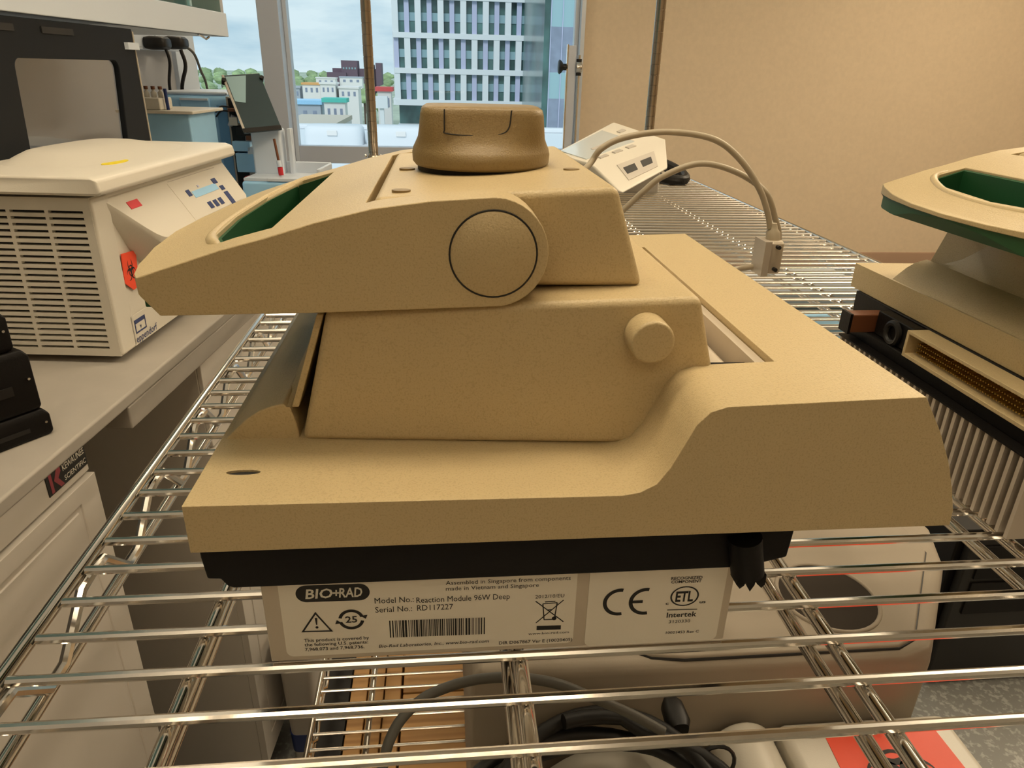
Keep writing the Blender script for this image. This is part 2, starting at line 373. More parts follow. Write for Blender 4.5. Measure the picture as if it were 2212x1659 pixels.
# dark brick institution on the horizon
b3=thing('brick_building','dark brick building with a square tower on the horizon','building',(-54,500,-20))
for x0,x1,z1,y in ((-63,-53,3.6,500),(-69,-40,-1.0,503),(-45.5,-43,1.5,499),(-41.5,-38,2.6,500),(-72,-60,-3.4,498)): obj('brick_block',box(x0,x1,y,y+14,-20,z1),M['brick'],b3,flat=True)
for k in range(5): obj('window',box(-62+k*1.8,-61.1+k*1.8,499.8,500,-1.5,-.4),M['span'],b3,flat=True)
HOUSES=[(-54,507,17,12)]
def house(name,label,x,y,w,d,h,m,roof,over=.3):
    HOUSES.append((x,y,w/2,d/2))
    t=thing(name,label,'building',(x,y,-20)); z=-20+h
    obj('wall',box(x-w/2,x+w/2,y-d/2,y+d/2,-20,z),M[m],t,flat=True)
    obj('roof',box(x-w/2-over,x+w/2+over,y-d/2-over,y+d/2+over,z,z+.6),M[roof],t,flat=True)
    for k in range(3): obj('window',box(x-w*.35+k*w*.3,x-w*.35+k*w*.3+w*.12,y-d/2-.05,y-d/2,z-2.2,z-.9),M['greyg'],t,flat=True)
house('town_house','white house with an orange roof among distant trees',-41,252,5.5,8,14.6,'house','roofor')
house('town_house','white block with a flat top right of the orange roofed house',-35.3,248,4.6,8,14.9,'house','house')
house('town_house','long low white house with a flat roof right of centre in the town',-29.2,250,6,9,13.8,'house','house')
house('town_house','grey house left of the orange roofed house',-47.2,255,4,8,13.4,'roofgr','roofgr')
house('town_house','small pale house below the brick building',-61,420,10,8,14,'house','house')
house('town_house','pale pink house at the foot of the brick tower',-49,430,12,8,14.5,'house','roofgr')
house('town_house','blue grey shed at the left edge of the window view',-21.5,125,5,6,14.6,'roofgr','bluei')
house('town_house','pale block right of the blue grey shed',-30.0,190,9,6,11.6,'house','roofgr')
house('warehouse','low building with a wide beige flat roof below the trees',-17.2,105,7.2,22,12.9,'house','roofbe',.1)
house('canopy_building','low building with a teal roof in front of the trees',-16.6,122,3.2,3,15.05,'house','roofte')
house('gatehouse','small white building with a red roof beside the office block',-8.6,118,2,3,16.9,'house','roofre')
t=thing('light_mast','pale roof mast beside the left corner of the office block','mast',(-5.9,76,-20))
obj('pole',box(-6.1,-5.7,76,76.4,-20,-3.5),M['facade'],t,flat=True); obj('head',box(-6.5,-5.3,75.8,76.6,-3.5,-2.4),M['facade'],t,flat=True)
# trees
def blob(c,r,sub=2,amp=.35,sq=.8):
    bm=B(); bmesh.ops.create_icosphere(bm,subdivisions=sub,radius=1)
    for v in bm.verts:
        n=noise.noise(v.co*2.3+Vector(c)*.37); v.co*=r*(1+amp*n); v.co.z*=sq; v.co+=Vector(c)
    return bm
trees=[]
rt=random.Random(11)
for py in (160,164,169,175,182,190,199,210):
    D_=9.2/((py-147)/1677)*1.0; step=32 if py<180 else 36
    for px in list(range(425,575,step))+list(range(640,850,step)):
        px+=rt.uniform(-5,5); d=D_*rt.uniform(.93,1.07); x=(px-948)/1677*d
        if any(abs(x-hx)<hw+.011*d and abs(d-hy)<hd+.011*d for hx,hy,hw,hd in HOUSES): continue
        if d<200 and x>-20 and rt.random()<.5: continue
        trees.append((x,d,rt.uniform(9.0,12.0)/1600*d+.4))
crowns=[]
for q in range(4):
    bm=blob((0,0,0),1,2,.45,.85)
    for j in range(5):
        bb=blob((rt.uniform(-.7,.7),rt.uniform(-.6,.3),rt.uniform(-.35,.45)),rt.uniform(.4,.6),2,.5,.9)
        me=bpy.data.meshes.new('x'); bb.to_mesh(me); bb.free(); bm.from_mesh(me); bpy.data.meshes.remove(me)
    me=bpy.data.meshes.new('crown'); bm.to_mesh(me); bm.free(); me.materials.append(M['leaf']); me.shade_smooth(); crowns.append(me)
for k,(x,y,r) in enumerate(trees):
    h=9.4 if y<600 else 9.0; c=(x,y,-20+h)
    t=thing('tree','broad leafy green tree in the distant belt of trees','tree',(x,y,-20),group='distant trees beyond the window')
    obj('trunk',box(x-.3,x+.3,y-.3,y+.3,-20,c[2]),M['trunk'],t,flat=True)
    o=bpy.data.objects.new('crown',crowns[k%4]); COL.objects.link(o); o.parent=t; o.location=(0,0,h-.1*r); o.scale=(r,r,r*.8); o.rotation_euler=(0,0,rt.uniform(0,6))
# roof deck with white rounded units just outside
t=thing('roof_deck','pale flat roof just outside the window under the white roof units','roof',(-1,15,-1.3))
obj('deck',box(-6,4,12.5,18,-1.35,-1.12),M['facade'],t,flat=True); obj('parapet',box(-6,4,17.6,18,-1.12,-1.02),M['facade'],t,bevel=.03)
for i,(x0,x1,lab) in enumerate(((-2.55,-1.47,'white rounded roof unit with a small hatch, left of the chrome post'),(-1.42,-.1,'white rounded roof unit right behind the chrome post'),(.0,1.5,'white rounded roof unit hidden mostly by the control knob'))):
    u=thing('roof_unit',lab,'roof unit',((x0+x1)/2,14,-1.12),group='white rounded units on the roof outside')
    cx=(x0+x1)/2; a=(x1-x0)/2
    obj('shell',loft([[(x,y,z) for x,y in superell(cx,14.4,a*f,.4*f,5,40)] for z,f in ((-1.12,1.0),(-.95,1.0),(-.84,.97),(-.79,.88))]),M['facade'],u,ang=60)
    obj('hatch',box(cx-.09,cx+.09,13.97,14.01,-.95,-.86),M['house'],u,bevel=.01)

# ================================================================ MAIN WIRE SHELF
def wire_shelf(z,label,x0=-.176,x1=.572,y0=-.06,y1=2.0,posts=True):
    t=thing('wire_shelf',label,'shelf',((x0+x1)/2,(y0+y1)/2,z))
    def rail(pts,r,name='rim_rod',seg=12): return obj(name,tube(pts,r,seg),M['chrome'],t)
    z0=z-.0032
    for x in (x0,x1):
        rail([(x,y0,z0),(x,y1,z0)],.0034); rail([(x,y0,z-.034),(x,y1,z-.034)],.0032)
        sn=[];y=y0+.02; sx=1 if x<.1 else -1
        while y<y1-.09:
            sn+=[(x+sx*.003,y,z-.008),(x+sx*.003,y+.012,z-.009),(x+sx*.003,y+.032,z-.029),(x+sx*.003,y+.046,z-.029),(x+sx*.003,y+.072,z-.009)]; y+=.084
        obj('truss_rod',tube(sn,.0026,8),M['chrome'],t)
    for y in (y0,y1):
        rail([(x0,y,z0),(x1,y,z0)],.0034); rail([(x0,y,z-.034),(x1,y,z-.034)],.0032)
    for xc in ((-.1045,.029,.168,.302,.436) if x0<0 else ()):
        rail([(xc,y0,z-.0080),(xc,y1,z-.0080)],.0034,'support_rod'); rail([(xc-.0035,y0,z-.0215),(xc-.0035,y1,z-.0215)],.0034,'support_rod')
    first=None; y=.0215*.0+.0157
    pitch=.0226; k=-3
    while True:
        yy=.1775+.0225*k; k+=1
        if k>90 or yy>y1-.01: break
        if yy<y0+.01: continue
        if first is None:
            first=obj('shelf_wire',tube([(x0+.004,yy,z-.0023),(x1-.004,yy,z-.0023)],.0022,10),M['chrome'],t); fy=yy
        else:
            c=first.copy(); COL.objects.link(c); c.location=(first.location.x,first.location.y+(yy-fy),first.location.z)
    return t
k0=wire_shelf(0,'long chrome wire shelf carrying the two beige thermal cycler modules')
wire_shelf(-.54,'lower chrome wire shelf seen through the wires of the long shelf')
for x,y,lab in ((-.183,2.0,'grooved chrome shelf post in front of the window'),(.560,2.0,'grooved chrome shelf post in front of the beige wall'),(-.183,-.06,'grooved chrome shelf post behind the camera on the left'),(.572,-.06,'grooved chrome shelf post behind the camera on the right')):
    t=thing('shelf_post',lab,'post',(x,y,-1))
    prof=[]; zz=-.95
    while zz<1.2:
        prof+=[(zz,.0127),(zz+.0235,.0127),(zz+.0240,.0117),(zz+.0250,.0117)]; zz+=.0254
    obj('grooved_tube',loft([[(x+r*math.cos(2*PI*q/20),y+r*math.sin(2*PI*q/20),z) for q in range(20)] for z,r in prof]),M['post'],t,ang=50)
    obj('foot',cyl((x,y,-1),(x,y,-.95),.018,20),M['black'],t)
    for z in (0,-.54): obj('collar',loft([[(x+r*math.cos(2*PI*q/24),y+r*math.sin(2*PI*q/24),zq) for q in range(24)] for zq,r in ((z-.036,.0172),(z-.004,.0165),(z+.004,.0150),(z+.006,.0132))]),M['post'],t,bevel=0)
    for sx in (-1,1): 
        bm=B(); bmesh.ops.create_uvsphere(bm,u_segments=12,v_segments=8,radius=.0042); bmesh.ops.translate(bm,verts=bm.verts,vec=(x+sx*.020,y-.006,.004)); obj('rod_cap',bm,M['chrome'],t,ang=80)

# ================================================================ THERMAL CYCLER MODULE
cy=thing('thermal_cycler','beige thermal cycler module with closed handle lid, nearest on the wire shelf','lab instrument',(.045,.325,0))
Y0,Y1,YC=.198,.452,.325
# lower housing: low front ledge that ramps up to the raised rear frame
prof=[(-.084,.0735),(-.084,.0915),(.058,.0905),(.064,.0915),(.0695,.0945),(.0735,.1005),(.0775,.1095),(.0805,.1165),(.0845,.121),(.090,.1228),(.157,.125),(.1655,.112),(.172,.100),(.1765,.089),(.1795,.080),(.180,.0735)]
h=prism(prof,'y',Y0,Y1)
h=bool_(h,box(.094,.121,.2335,.418,.098,.2))
h=bool_(h,prism(superell(-.070,.2185,.0057,.0016,2.2,24),'z',.078,.12))
hs=obj('housing',h,M['cycler'],cy,bevel=.0028,seg=4,ang=50)
obj('slot_shade_fill',prism(superell(-.070,.2185,.0056,.0015,2.2,24),'z',.0782,.0905),M['ink'],cy,label='black fill painted as shade in the front ledge slot')  # black filling stands for the shade inside the cut slot
# duct seen in the well of the rear frame
dt=obj('vent_duct',cyl((.106,.236,.108),(.106,.416,.108),.0085,28),M['sheet'],cy,label='grey duct in the rear well')
obj('duct_clip',box(.098,.119,.246,.2485,.098,.1175),M['blackp'],dt); obj('duct_clip',box(.1165,.1205,.236,.41,.104,.121),M['sheet'],dt)
# body block
hx=B(); c=[(-.0545,.2415,.0905),(.1060,.2300,.0905),(.1060,.4200,.0905),(-.0545,.4085,.0905),(-.0412,.2405,.1425),(.0900,.2330,.1487),(.0900,.417,.1487),(-.0412,.4095,.1425)]
obj('body_block',hexa(hx,c),M['cycler'],cy,bevel=.003,seg=4,ang=50)
bz=prism([(-.0835,.0885),(-.0830,.0908),(-.0787,.0951),(-.0739,.0996),(-.0687,.1030),(-.0645,.1045),(-.0601,.1056),(-.0572,.1018),(-.0560,.0970),(-.0552,.0885)],'y',.243,.407)
obj('front_bezel',bz,M['cycler'],cy,bevel=.0008,seg=2,ang=25)
# tall inner slope between bezel and lid
def bsec(y,t): return [(-.0695,y,.1015),(-.0615-.000*t,y,.1040+.001*t),(-.0580+.0035*t,y,.1040+.016*t),(-.0575+.0120*t,y,.1030+.0365*t),(-.0572+.0010*t,y,.0980)]
inn=loft([bsec(y,t) for y,t in ((.2435,0),(.256,.06),(.270,.25),(.283,.55),(.296,.85),(.310,1),(.340,1),(.354,.85),(.367,.55),(.380,.25),(.394,.06),(.4065,0))])
obj('bezel_slope',inn,M['cycler'],cy,ang=70)
fp=prism([(-.0571,.104),(-.0545,.104),(-.0425,.140),(-.0450,.140)],'y',.2432,.407)
obj('front_plate',fp,M['cycler'],cy,bevel=.0004,seg=2)
# latch button
lb=obj('release_button',cyl((.0712,.2385,.1352),(.0712,.2235,.1352),.0078,40),M['cycler'],cy,bevel=.0012,ang=50)
# lid
lp=[(-.140,.1494),(-.128,.1505),(-.112,.1525),(-.100,.1555),(-.092,.1582),(-.084,.1608),(-.072,.1648),(-.059,.1683),(-.041,.1738),(-.023,.1782),(-.004,.1808)]
arc=circ(.0165,.1635,.0187,18,math.radians(98),math.radians(-80))
lidp=[(-.140,.12),(-.0955,.1424),(-.050,.1430)]; 
lidp=lp+arc+[(-.040,.1432),(-.0945,.1424),(-.1000,.1494)]
plan=[(.060,.235),(-.100,.235),(-.1045,.245),(-.1100,.263),(-.1155,.293),(-.1178,.325),(-.1155,.357),(-.1100,.387),(-.1045,.405),(-.100,.415),(.060,.415)]
def pl(inset=0,z0=.1,z1=.2,x1=None):
    q=[]
    for x,y in plan:
        q.append((x+inset if x<0 else (x1 if x1 is not None else x),min(max(y,.235+inset),.415-inset)))
    return prism(q,'z',z0,z1)
lid=bool_(prism(lidp,'y',.22,.43),pl(),'INTERSECT')
lid=bool_(lid,box(-.0265,.08,.2515,.3985,.10,.22))
slot=[(-.078,.2535),(-.0595,.2535),(-.0575,.3965),(-.078,.3965),(-.0865,.372),(-.0905,.325),(-.0865,.278)]
lid=bool_(lid,prism(slot,'z',.1,.2))
lid=bool_(lid,box(-.13,-.0585,.2385,.4115,.10,.1492))
lo=obj('lid',lid,M['cycler'],cy,bevel=.0022,seg=4,ang=50)
# green handle liner: ring wall and tray under the slot, lip under the nose
def grow(p,g):
    cx=sum(a for a,_ in p)/len(p); c_y=.325
    return [(a+(g if a>cx else -g),b+(g if b>c_y else -g)) for a,b in p]
gl=bool_(prism([(-.094,.1430),(-.055,.1430),(-.055,.1683),(-.094,.1556)],'y',.24,.41),prism(grow(slot,-.0001),'z',.1,.2),'INTERSECT')
gl=bool_(gl,prism(grow(slot,-.0018),'z',.1445,.2))
obj('handle_liner',gl,M['green'],lo,label='green liner inside the lid handle')
gn=bool_(prism([(-.1172,.1496),(-.1100,.1408),(-.0590,.1408),(-.0590,.1496)],'y',.2500,.4120),pl(.0012),'INTERSECT')
gn=bool_(gn,prism(grow(slot,-.0005),'z',.10,.2))
obj('handle_grip',gn,M['green'],lo,label='green underside of the lid handle',bevel=.0008,seg=2)
rim=spline([(-.0780,.2525,.1625),(-.0845,.268,.1602),(-.0905,.290,.1580),(-.0930,.325,.1570),(-.0905,.360,.1580),(-.0845,.382,.1602),(-.0765,.3975,.1630),(-.066,.4005,.1665)],5)
obj('handle_rim',tube([p-Vector((0,0,.0008)) for p in rim],[.0008,.0014,.0020]+[.0024]*(len(rim)-6)+[.0020,.0014,.0008],12),M['cycler'],lo,ang=80)
obj('hinge_cap',loft([[(.0165+r*math.cos(a),y,.1633+r*math.sin(a)) for a in [2*PI*q/56 for q in range(56)]] for y,r in ((.2365,.0144),(.2347,.0144),(.2342,.0138))]),M['cycler'],lo,ang=50)
obj('cap_seam',tube([(.0165+.0147*math.cos(2*PI*q/48),.2349,.1633+.0147*math.sin(2*PI*q/48)) for q in range(48)],.00035,6,closed=True),M['ink'],lo)
# heated cover rising between the lid arms
hc=loft([[(-.0250+b,.2530,.1475),(.0735,.2500+a,.1475),(.0735,.400-a,.1475),(-.0250+b,.397,.1475)] for a,b in ((0,0),)]+[[(-.0243,.2530,.1786),(.0615,.2520,.1835),(.0615,.3980,.1835),(-.0243,.397,.1786)]])
hc=bool_(hc,prism([(-.03,.1790),(.0,.1838),(.07,.1838),(.07,.2),(-.03,.2)],'y',.2,.45)) if False else hc
obj('heated_cover',hc,M['cycler'],cy,bevel=.003,seg=4,ang=50)
for x,y,z in ((-.0150,.2640,.1797),(-.0155,.3250,.1797),(.0530,.3010,.1832)):
    obj('dimple_shade',prism(superell(x,y,.0034,.0030,2,20),'z',z-.001,z+.0002),M['knob'],cy)  # darker discs paint the shade of shallow dents
# knob
kn=thing('x',None,None,(0,0,0)); bpy.data.objects.remove(kn)
K=[]
KX,KY=.0168,.325
for z,a,b,e in ((.1820,.0285,.0285,2),(.1835,.0297,.0300,2),(.1870,.0299,.0300,2),(.1890,.0294,.0282,2.1),(.1912,.0283,.0255,2.4),(.1935,.0272,.0236,3.0),(.1970,.0266,.0222,3.8),(.2030,.0259,.0208,4.5),(.2050,.0253,.0203,4.5),(.2060,.0238,.0190,4.5)):
    K.append([(x,y,z) for x,y in superell(KX,KY,a,b,e,72)])
ko=obj('clamp_knob',loft(K),M['knob'],cy,ang=50,label='tan turning knob on top')
obj('knob_gap',cyl((KX,KY,.1800),(KX,KY,.1822),.0277,48),M['blackp'],cy)
ysm=KY-.0216
seam=[(.0010,ysm+.0011,.2052),(.0009,ysm-.0002,.1980),(.0016,ysm-.0006,.1962),(.0120,ysm-.0009,.1955),(.0225,ysm-.0007,.1960),(.0268,ysm-.0001,.1985),(.0280,ysm+.0012,.2052)]
obj('knob_seam',tube(spline(seam,6),.00028,6),M['ink'],ko)
# black carrier frame under the housing
fr=prism([(-.086,.0735),(-.086,.063),(-.085,.0535),(-.0805,.0532),(-.0785,.0500),(-.0765,.0490),(.1110,.0490),(.1160,.0500),(.1280,.0530),(.1287,.0640),(.1287,.0735)],'y',.2095,.440)
fo=obj('carrier_frame',fr,M['blackp'],cy,bevel=.0008,seg=2,label='black plastic frame under the housing')
obj('frame_clip',cyl((.1085,.2070,.0650),(.1120,.2070,.0490),.0062,20),M['blackp'],fo)
for q in (-1,0,1): obj('clip_claw',prism([(.1125+q*.0036-.0016,.0500),(.1125+q*.0036+.0018,.0500),(.1128+q*.0040+.0012,.0455),(.1126+q*.0042,.0425 if q==0 else .0440),(.1122+q*.0040-.0014,.0460)],'y',.2035,.2095),M['blackp'],fo)
# metal case on the shelf
case=prism([(-.0715,.001),(.1155,.001),(.1155,.0495),(-.0715,.0495)],'y',.2225,.4280)
co=obj('metal_case',case,M['sheet'],cy,bevel=.0006,seg=2)
obj('case_foot',box(-.06,.10,.24,.41,0,.0012),M['black'],cy)
# rating label on the side of the case
YL=.2224
def lab(x0,x1,z0,z1,name,r=.003):
    pts=[]
    for cx,cz,a in ((x1-r,z1-r,0),(x0+r,z1-r,90),(x0+r,z0+r,180),(x1-r,z0+r,270)):
        pts+=[(cx+r*math.cos(math.radians(a+q*15)),cz+r*math.sin(math.radians(a+q*15))) for q in range(7)]
    return obj(name,prism(pts,'y',YL-.00015,YL+.0002),M['label'],co)
L1=lab(-.0650,.0505,.0035,.0492,'rating_label'); L2=lab(.0555,.1120,.0010,.0492,'approval_label')
ux,uz=(1,0,0),(0,0,1); TY=YL-.00018
def T(body,x0,x1,z,cap,name='printed_text',m='ink',par=L1,**k): return obj(name,text(body,(x0,TY,z),ux,uz,x1-x0,cap,**k),M[m],par,flat=True)
def Fp(polys,name,m='ink',par=L1,dep=.0001): return obj(name,flat(polys,(0,TY,0),ux,uz,dep),M[m],par,flat=True)
Fp([circ(-.0547,.0347,.0040,16,PI/2,3*PI/2)+circ(-.0347,.0345,.0040,16,-PI/2,PI/2)],'logo_pill')
T('BIO',-.0552,-.0447,.0325,.0044,m='inkw',shear=.15,bold=.02,depth=.00025); T('RAD',-.0425,-.0335,.0325,.0044,m='inkw',shear=.15,bold=.02,depth=.00025)
Fp(strokes([((-.0447,.0347),(-.0420,.0347))],.0008)+strokes([((-.0433,.0362),(-.0435,.0332))],.0006),'logo_plus','inkw',dep=.00025)
T('Assembled in Singapore from components',-.0014,.0478,.0362,.0019); T('made in Vietnam and Singapore',-.0014,.0352,.0334,.0019)
T('Model No.:',-.0291,-.0140,.0286,.0027); T('Reaction Module 96W Deep',-.0130,.0238,.0280,.0027)
T('Serial No.:',-.0291,-.0148,.0241,.0027); T('RD117227',-.0128,.0013,.0241,.0027)
def tri(p,s):
    cx=sum(a for a,_ in p)/3; cz=sum(b for _,b in p)/3; q=[(cx+(a-cx)*s,cz+(b-cz)*s) for a,b in p]
    return [[p[i],p[(i+1)%3],q[(i+1)%3],q[i]] for i in range(3)]
Fp(tri([(-.0583,.0159),(-.0460,.0155),(-.0521,.0258)],.80)+[circ(-.0521,.0180,.0006,12),[(-.0526,.0228),(-.0516,.0228),(-.0519,.0193),(-.0523,.0193)]],'warning_triangle')
Fp(ringpoly(-.0386,.0212,.0037,.0050,math.radians(15),math.radians(170))+ringpoly(-.0386,.0212,.0037,.0050,math.radians(195),math.radians(350))+[[(-.0330,.0212),(-.0350,.0228),(-.0322,.0232)],[(-.0442,.0212),(-.0422,.0196),(-.0450,.0192)]],'recycling_ring')
T('25',-.0409,-.0363,.0197,.0031,bold=.02)
T('This product is covered by',-.0577,-.0323,.0108,.0016,bold=.01); T('the following U.S. patents:',-.0577,-.0328,.0086,.0016,bold=.01); T('7,968,073 and 7,968,736.',-.0577,-.0344,.0062,.0016,bold=.01)
bars=[];x=-.0240; rr=random.Random(5)
while x<.0142:
    wv=rr.choice((.0003,.0003,.0005,.0008)); bars.append([(x,.0110-(x+.024)*.015),(x+wv,.0110-(x+.024)*.015),(x+wv,.0197-(x+.024)*.015),(x,.0197-(x+.024)*.015)]); x+=wv+rr.choice((.0003,.00035,.0006))
Fp(bars,'bar_code')
T('Bio-Rad Laboratories, Inc., www.bio-rad.com',-.0287,.0157,.0060,.0016,shear=.2,bold=.008); T('DIR D067867 Ver E (10020405)',.0198,.0502,.0046,.0016,bold=.01)
T('2012/10/EU',.0340,.0457,.0276,.0017); T('www.bio-rad.com',.0318,.0486,.0089,.0012)
Fp(strokes([((.0342,.0262),(.0460,.0150)),((.0455,.0262),(.0347,.0150)),((.0372,.0247),(.0430,.0250)),((.0372,.0247),(.0380,.0165)),((.0430,.0250),(.0422,.0165)),((.0380,.0165),(.0422,.0165)),((.0380,.0256),(.0422,.0258)),((.0392,.0215),(.0410,.0215))],.00045)+[circ(.0421,.0170,.0010,12)]+[[(.0351,.0112),(.0451,.0110),(.0451,.0132),(.0351,.0134)]],'crossed_bin_mark')
Fp(ringpoly(.0686,.0238,.0053,.0069,math.radians(80),math.radians(282)),'ce_mark',par=L2); Fp(ringpoly(.0793,.0236,.0053,.0069,math.radians(80),math.radians(282))+strokes([((.0730,.0236),(.0782,.0236))],.0014),'ce_mark',par=L2)
T('RECOGNIZED',.0888,.1018,.0340,.0014,par=L2,bold=.02); T('COMPONENT',.0890,.1016,.0322,.0014,par=L2,bold=.02)
Fp(ringpoly(.0955,.0254,.0053,.0060,n=32,ry=.85),'etl_mark',par=L2); T('ETL',.0918,.0992,.0228,.0050,par=L2,bold=.03)
T('c',.0879,.0892,.0214,.0014,par=L2,bold=.02); T('us',.1022,.1048,.0214,.0014,par=L2,bold=.02)
Fp(strokes([((.0890,.0186),(.1017,.0183))],.0004),'rule_line',par=L2)
T('Intertek',.0891,.1018,.0146,.0026,par=L2,bold=.015); T('3120330',.0904,.0995,.0115,.0016,par=L2); T('10021453 Rev C',.0898,.1040,.0058,.0013,par=L2,bold=.01)
# second module, same make, further right; its front end shows connector and heat sink
DX,DY=.397,.055
c2=copy_tree(cy,(DX,DY,0),'second beige thermal cycler module cut off by the right edge, green handle underside facing')
INFO[c2.name]=(Vector(INFO[cy.name][0])+Vector((DX,DY,0)),False)
f2=[o for o in c2.children if o.name.startswith('carrier_frame')][0]; m2=[o for o in c2.children if o.name.startswith('metal_case')][0]
for o in (f2,m2): INFO[o.name]=INFO[c2.name]
def S(bm): bmesh.ops.translate(bm,verts=bm.verts,vec=(DX,DY,0)); return bm
obj('frame_nose',S(box(-.0985,-.0860,.222,.418,.0470,.0555)),M['blackp'],f2,bevel=.001)
cs=bool_(box(-.1005,-.086,.222,.352,.0555,.0730),box(-.11,-.0875,.2245,.3495,.0580,.0708))
obj('connector_shell',S(cs),M['cycler'],f2,bevel=.0004,seg=2,label='cream connector shell')
pb=B()
for r in range(4):
    for q in range(56): box(-.0960,-.0876,.2275+q*.00212,.2282+q*.00212,(.0598+r*.0029),(.0605+r*.0029),pb)
obj('contact_pins',S(pb),M['gold'],f2,kind='stuff',label='rows of gold contact pins')
obj('connector_block',S(box(-.1130,-.0862,.3950,.4060,.0555,.0690)),M['copper'],f2,bevel=.0012,label='brown corner connector')
obj('connector_block_end',S(box(-.1145,-.1125,.3945,.4065,.0550,.0695)),M['blackp'],f2)
ring=[(-.0960,.372+.0068*math.cos(2*PI*q/24),.0635+.0068*math.sin(2*PI*q/24)) for q in range(24)]
obj('guide_ring',S(tube(ring,.0022,8,closed=True)),M['black'],f2); obj('guide_block',S(box(-.0950,-.0860,.354,.394,.0555,.0725)),M['blackp'],f2,bevel=.001)
f0=None
for k in range(30):
    y=.2285+k*.0064
    if f0 is None: f0=obj('heatsink_fin',S(box(-.1060,-.0720,y-.0012,y+.0012,.001,.0468)),M['alu'],m2); fy=y
    else:
        c_=f0.copy(); COL.objects.link(c_); c_.location.y=f0.location.y+(y-fy)
obj('fin_rail',S(box(-.1065,-.0716,.2255,.417,.0463,.0474)),M['blackp'],m2)

# ================================================================ CONTROL UNIT, CABLES ON THE LONG SHELF
cu=thing('control_unit','beige control unit with a tilted blank screen and two card slots, behind the module','lab instrument',(.34,1.4,0))
C_,B_,N_,E_,D_,A_=[Vector(q) for q in ((.2625,1.300,.0697),(.4583,1.500,.0987),(.3131,1.250,.0250),(.4366,1.3934,.0521),(.2127,1.420,.0764),(.4020,1.7505,.1157))]
lowD=Vector((.2300,1.470,.0200)); lowA=Vector((.4500,1.760,.0450))
bm=B(); hexa(bm,[N_,E_,lowA,lowD,C_,B_,A_,D_]); bmesh.ops.recalc_face_normals(bm,faces=bm.faces)
uo=obj('body',bm,M['cent'],cu,bevel=.007,seg=4,ang=50)
def plate(name,q,r0,m,d,par,label=None):
    """thin plate that follows the bilinear face q (4 corners) over the patch r0 = (s0,s1,t0,t1)"""
    def P(s_,t_): return q[0]*(1-s_)*(1-t_)+q[1]*s_*(1-t_)+q[2]*s_*t_+q[3]*(1-s_)*t_
    n=((q[1]-q[0]).cross(q[3]-q[0])).normalized(); s0,s1,t0,t1=r0; bm=B(); N=6
    top=[[bm.verts.new(P(s0+(s1-s0)*i/N,t0+(t1-t0)*j/N)+n*d) for i in range(N+1)] for j in range(N+1)]
    low=[[bm.verts.new(P(s0+(s1-s0)*i/N,t0+(t1-t0)*j/N)-n*.003) for i in range(N+1)] for j in range(N+1)]
    for j in range(N):
        for i in range(N):
            bm.faces.new([top[j][i],top[j][i+1],top[j+1][i+1],top[j+1][i]]); bm.faces.new([low[j][i],low[j+1][i],low[j+1][i+1],low[j][i+1]])
    for i in range(N):
        bm.faces.new([top[0][i],low[0][i],low[0][i+1],top[0][i+1]]); bm.faces.new([top[N][i],top[N][i+1],low[N][i+1],low[N][i]])
        bm.faces.new([top[i][0],top[i+1][0],low[i+1][0],low[i][0]]); bm.faces.new([top[i][N],low[i][N],low[i+1][N],top[i+1][N]])
    return obj(name,bm,M[m],par,label=label)
Q1=[C_,B_,A_,D_]; Q2=[N_,E_,B_,C_]
sc=plate('screen',Q1,(.06,.70,.22,.90),'screen',.0016,cu,'pale blank screen')
plate('screen_mark',Q1,(.26,.46,.42,.50),'centd',.0022,sc)
for a,b_ in ((.16,.07),(.34,.07),(.52,.07),(.78,.30),(.78,.60)): plate('key_button',Q1,(a,a+.10,b_,b_+.08),'centd',.0018,cu)
plate('port_panel',Q2,(.24,.78,.24,.74),'centd',.0014,cu)
for a in (.28,.54): plate('card_slot',Q2,(a,a+.17,.40,.60),'ink',.0020,cu,'black card slot')
obj('stand_foot',box(.34,.43,1.42,1.66,0,.045),M['centd'],cu,bevel=.006)
# black coiled lead by the unit
t=obj('black_lead',tube(spline([(.44,1.70,.02),(.49,1.66,.035),(.535,1.62,.018),(.52,1.55,.010),(.47,1.58,.012),(.45,1.66,.02),(.50,1.70,.03),(.54,1.66,.010)],8),.011,10),M['black']); tag(t,'black lead bundled on the shelf at the right end of the control unit','cable')
t=obj('black_lead',tube(spline([(.15,1.62,.012),(.18,1.60,.040),(.215,1.56,.050),(.235,1.60,.02),(.25,1.70,.010)],8),.010,10),M['black']); tag(t,'black lead bulging up between the tan knob and the control unit','cable')
ca=thing('data_cable','pale cable looping off the module back to a grey connector standing behind it','cable',(.265,.55,0))
p1=[(.075,.50,.120),(.095,.53,.145),(.111,.55,.157),(.119,.55,.168),(.136,.55,.176),(.1675,.55,.1804),(.204,.55,.176),(.228,.55,.161),(.247,.55,.139),(.257,.55,.120),(.2605,.55,.109)]
obj('cord',tube(spline(p1,8),.0024,12),M['cable'],ca,ang=80)
bm=loft([[(x,y,z) for x,y in superell(.2655,.55,a,b,5,32)] for z,a,b in ((.074,.0055,.0085),(.076,.0062,.0095),(.098,.0062,.0095),(.100,.0050,.0080))])
cn=obj('connector_hood',bm,M['sheet'],ca,ang=50,bevel=.0004,seg=2)
obj('strain_relief',loft([[(.2650-.002*(z-.099)/.012+r*math.cos(2*PI*q/20),.55+r*math.sin(2*PI*q/20),z) for q in range(20)] for z,r in ((.099,.0058),(.106,.0056),(.1085,.0036),(.113,.0030))]),M['cable'],ca,ang=50)
obj('connector_plate',box(.2545,.2600,.5395,.5605,.072,.100),M['alu'],cn)
for z in (.078,.096): obj('thumb_screw',cyl((.2650,.5415,z),(.2650,.5365,z),.0016,12),M['ink'],cn)
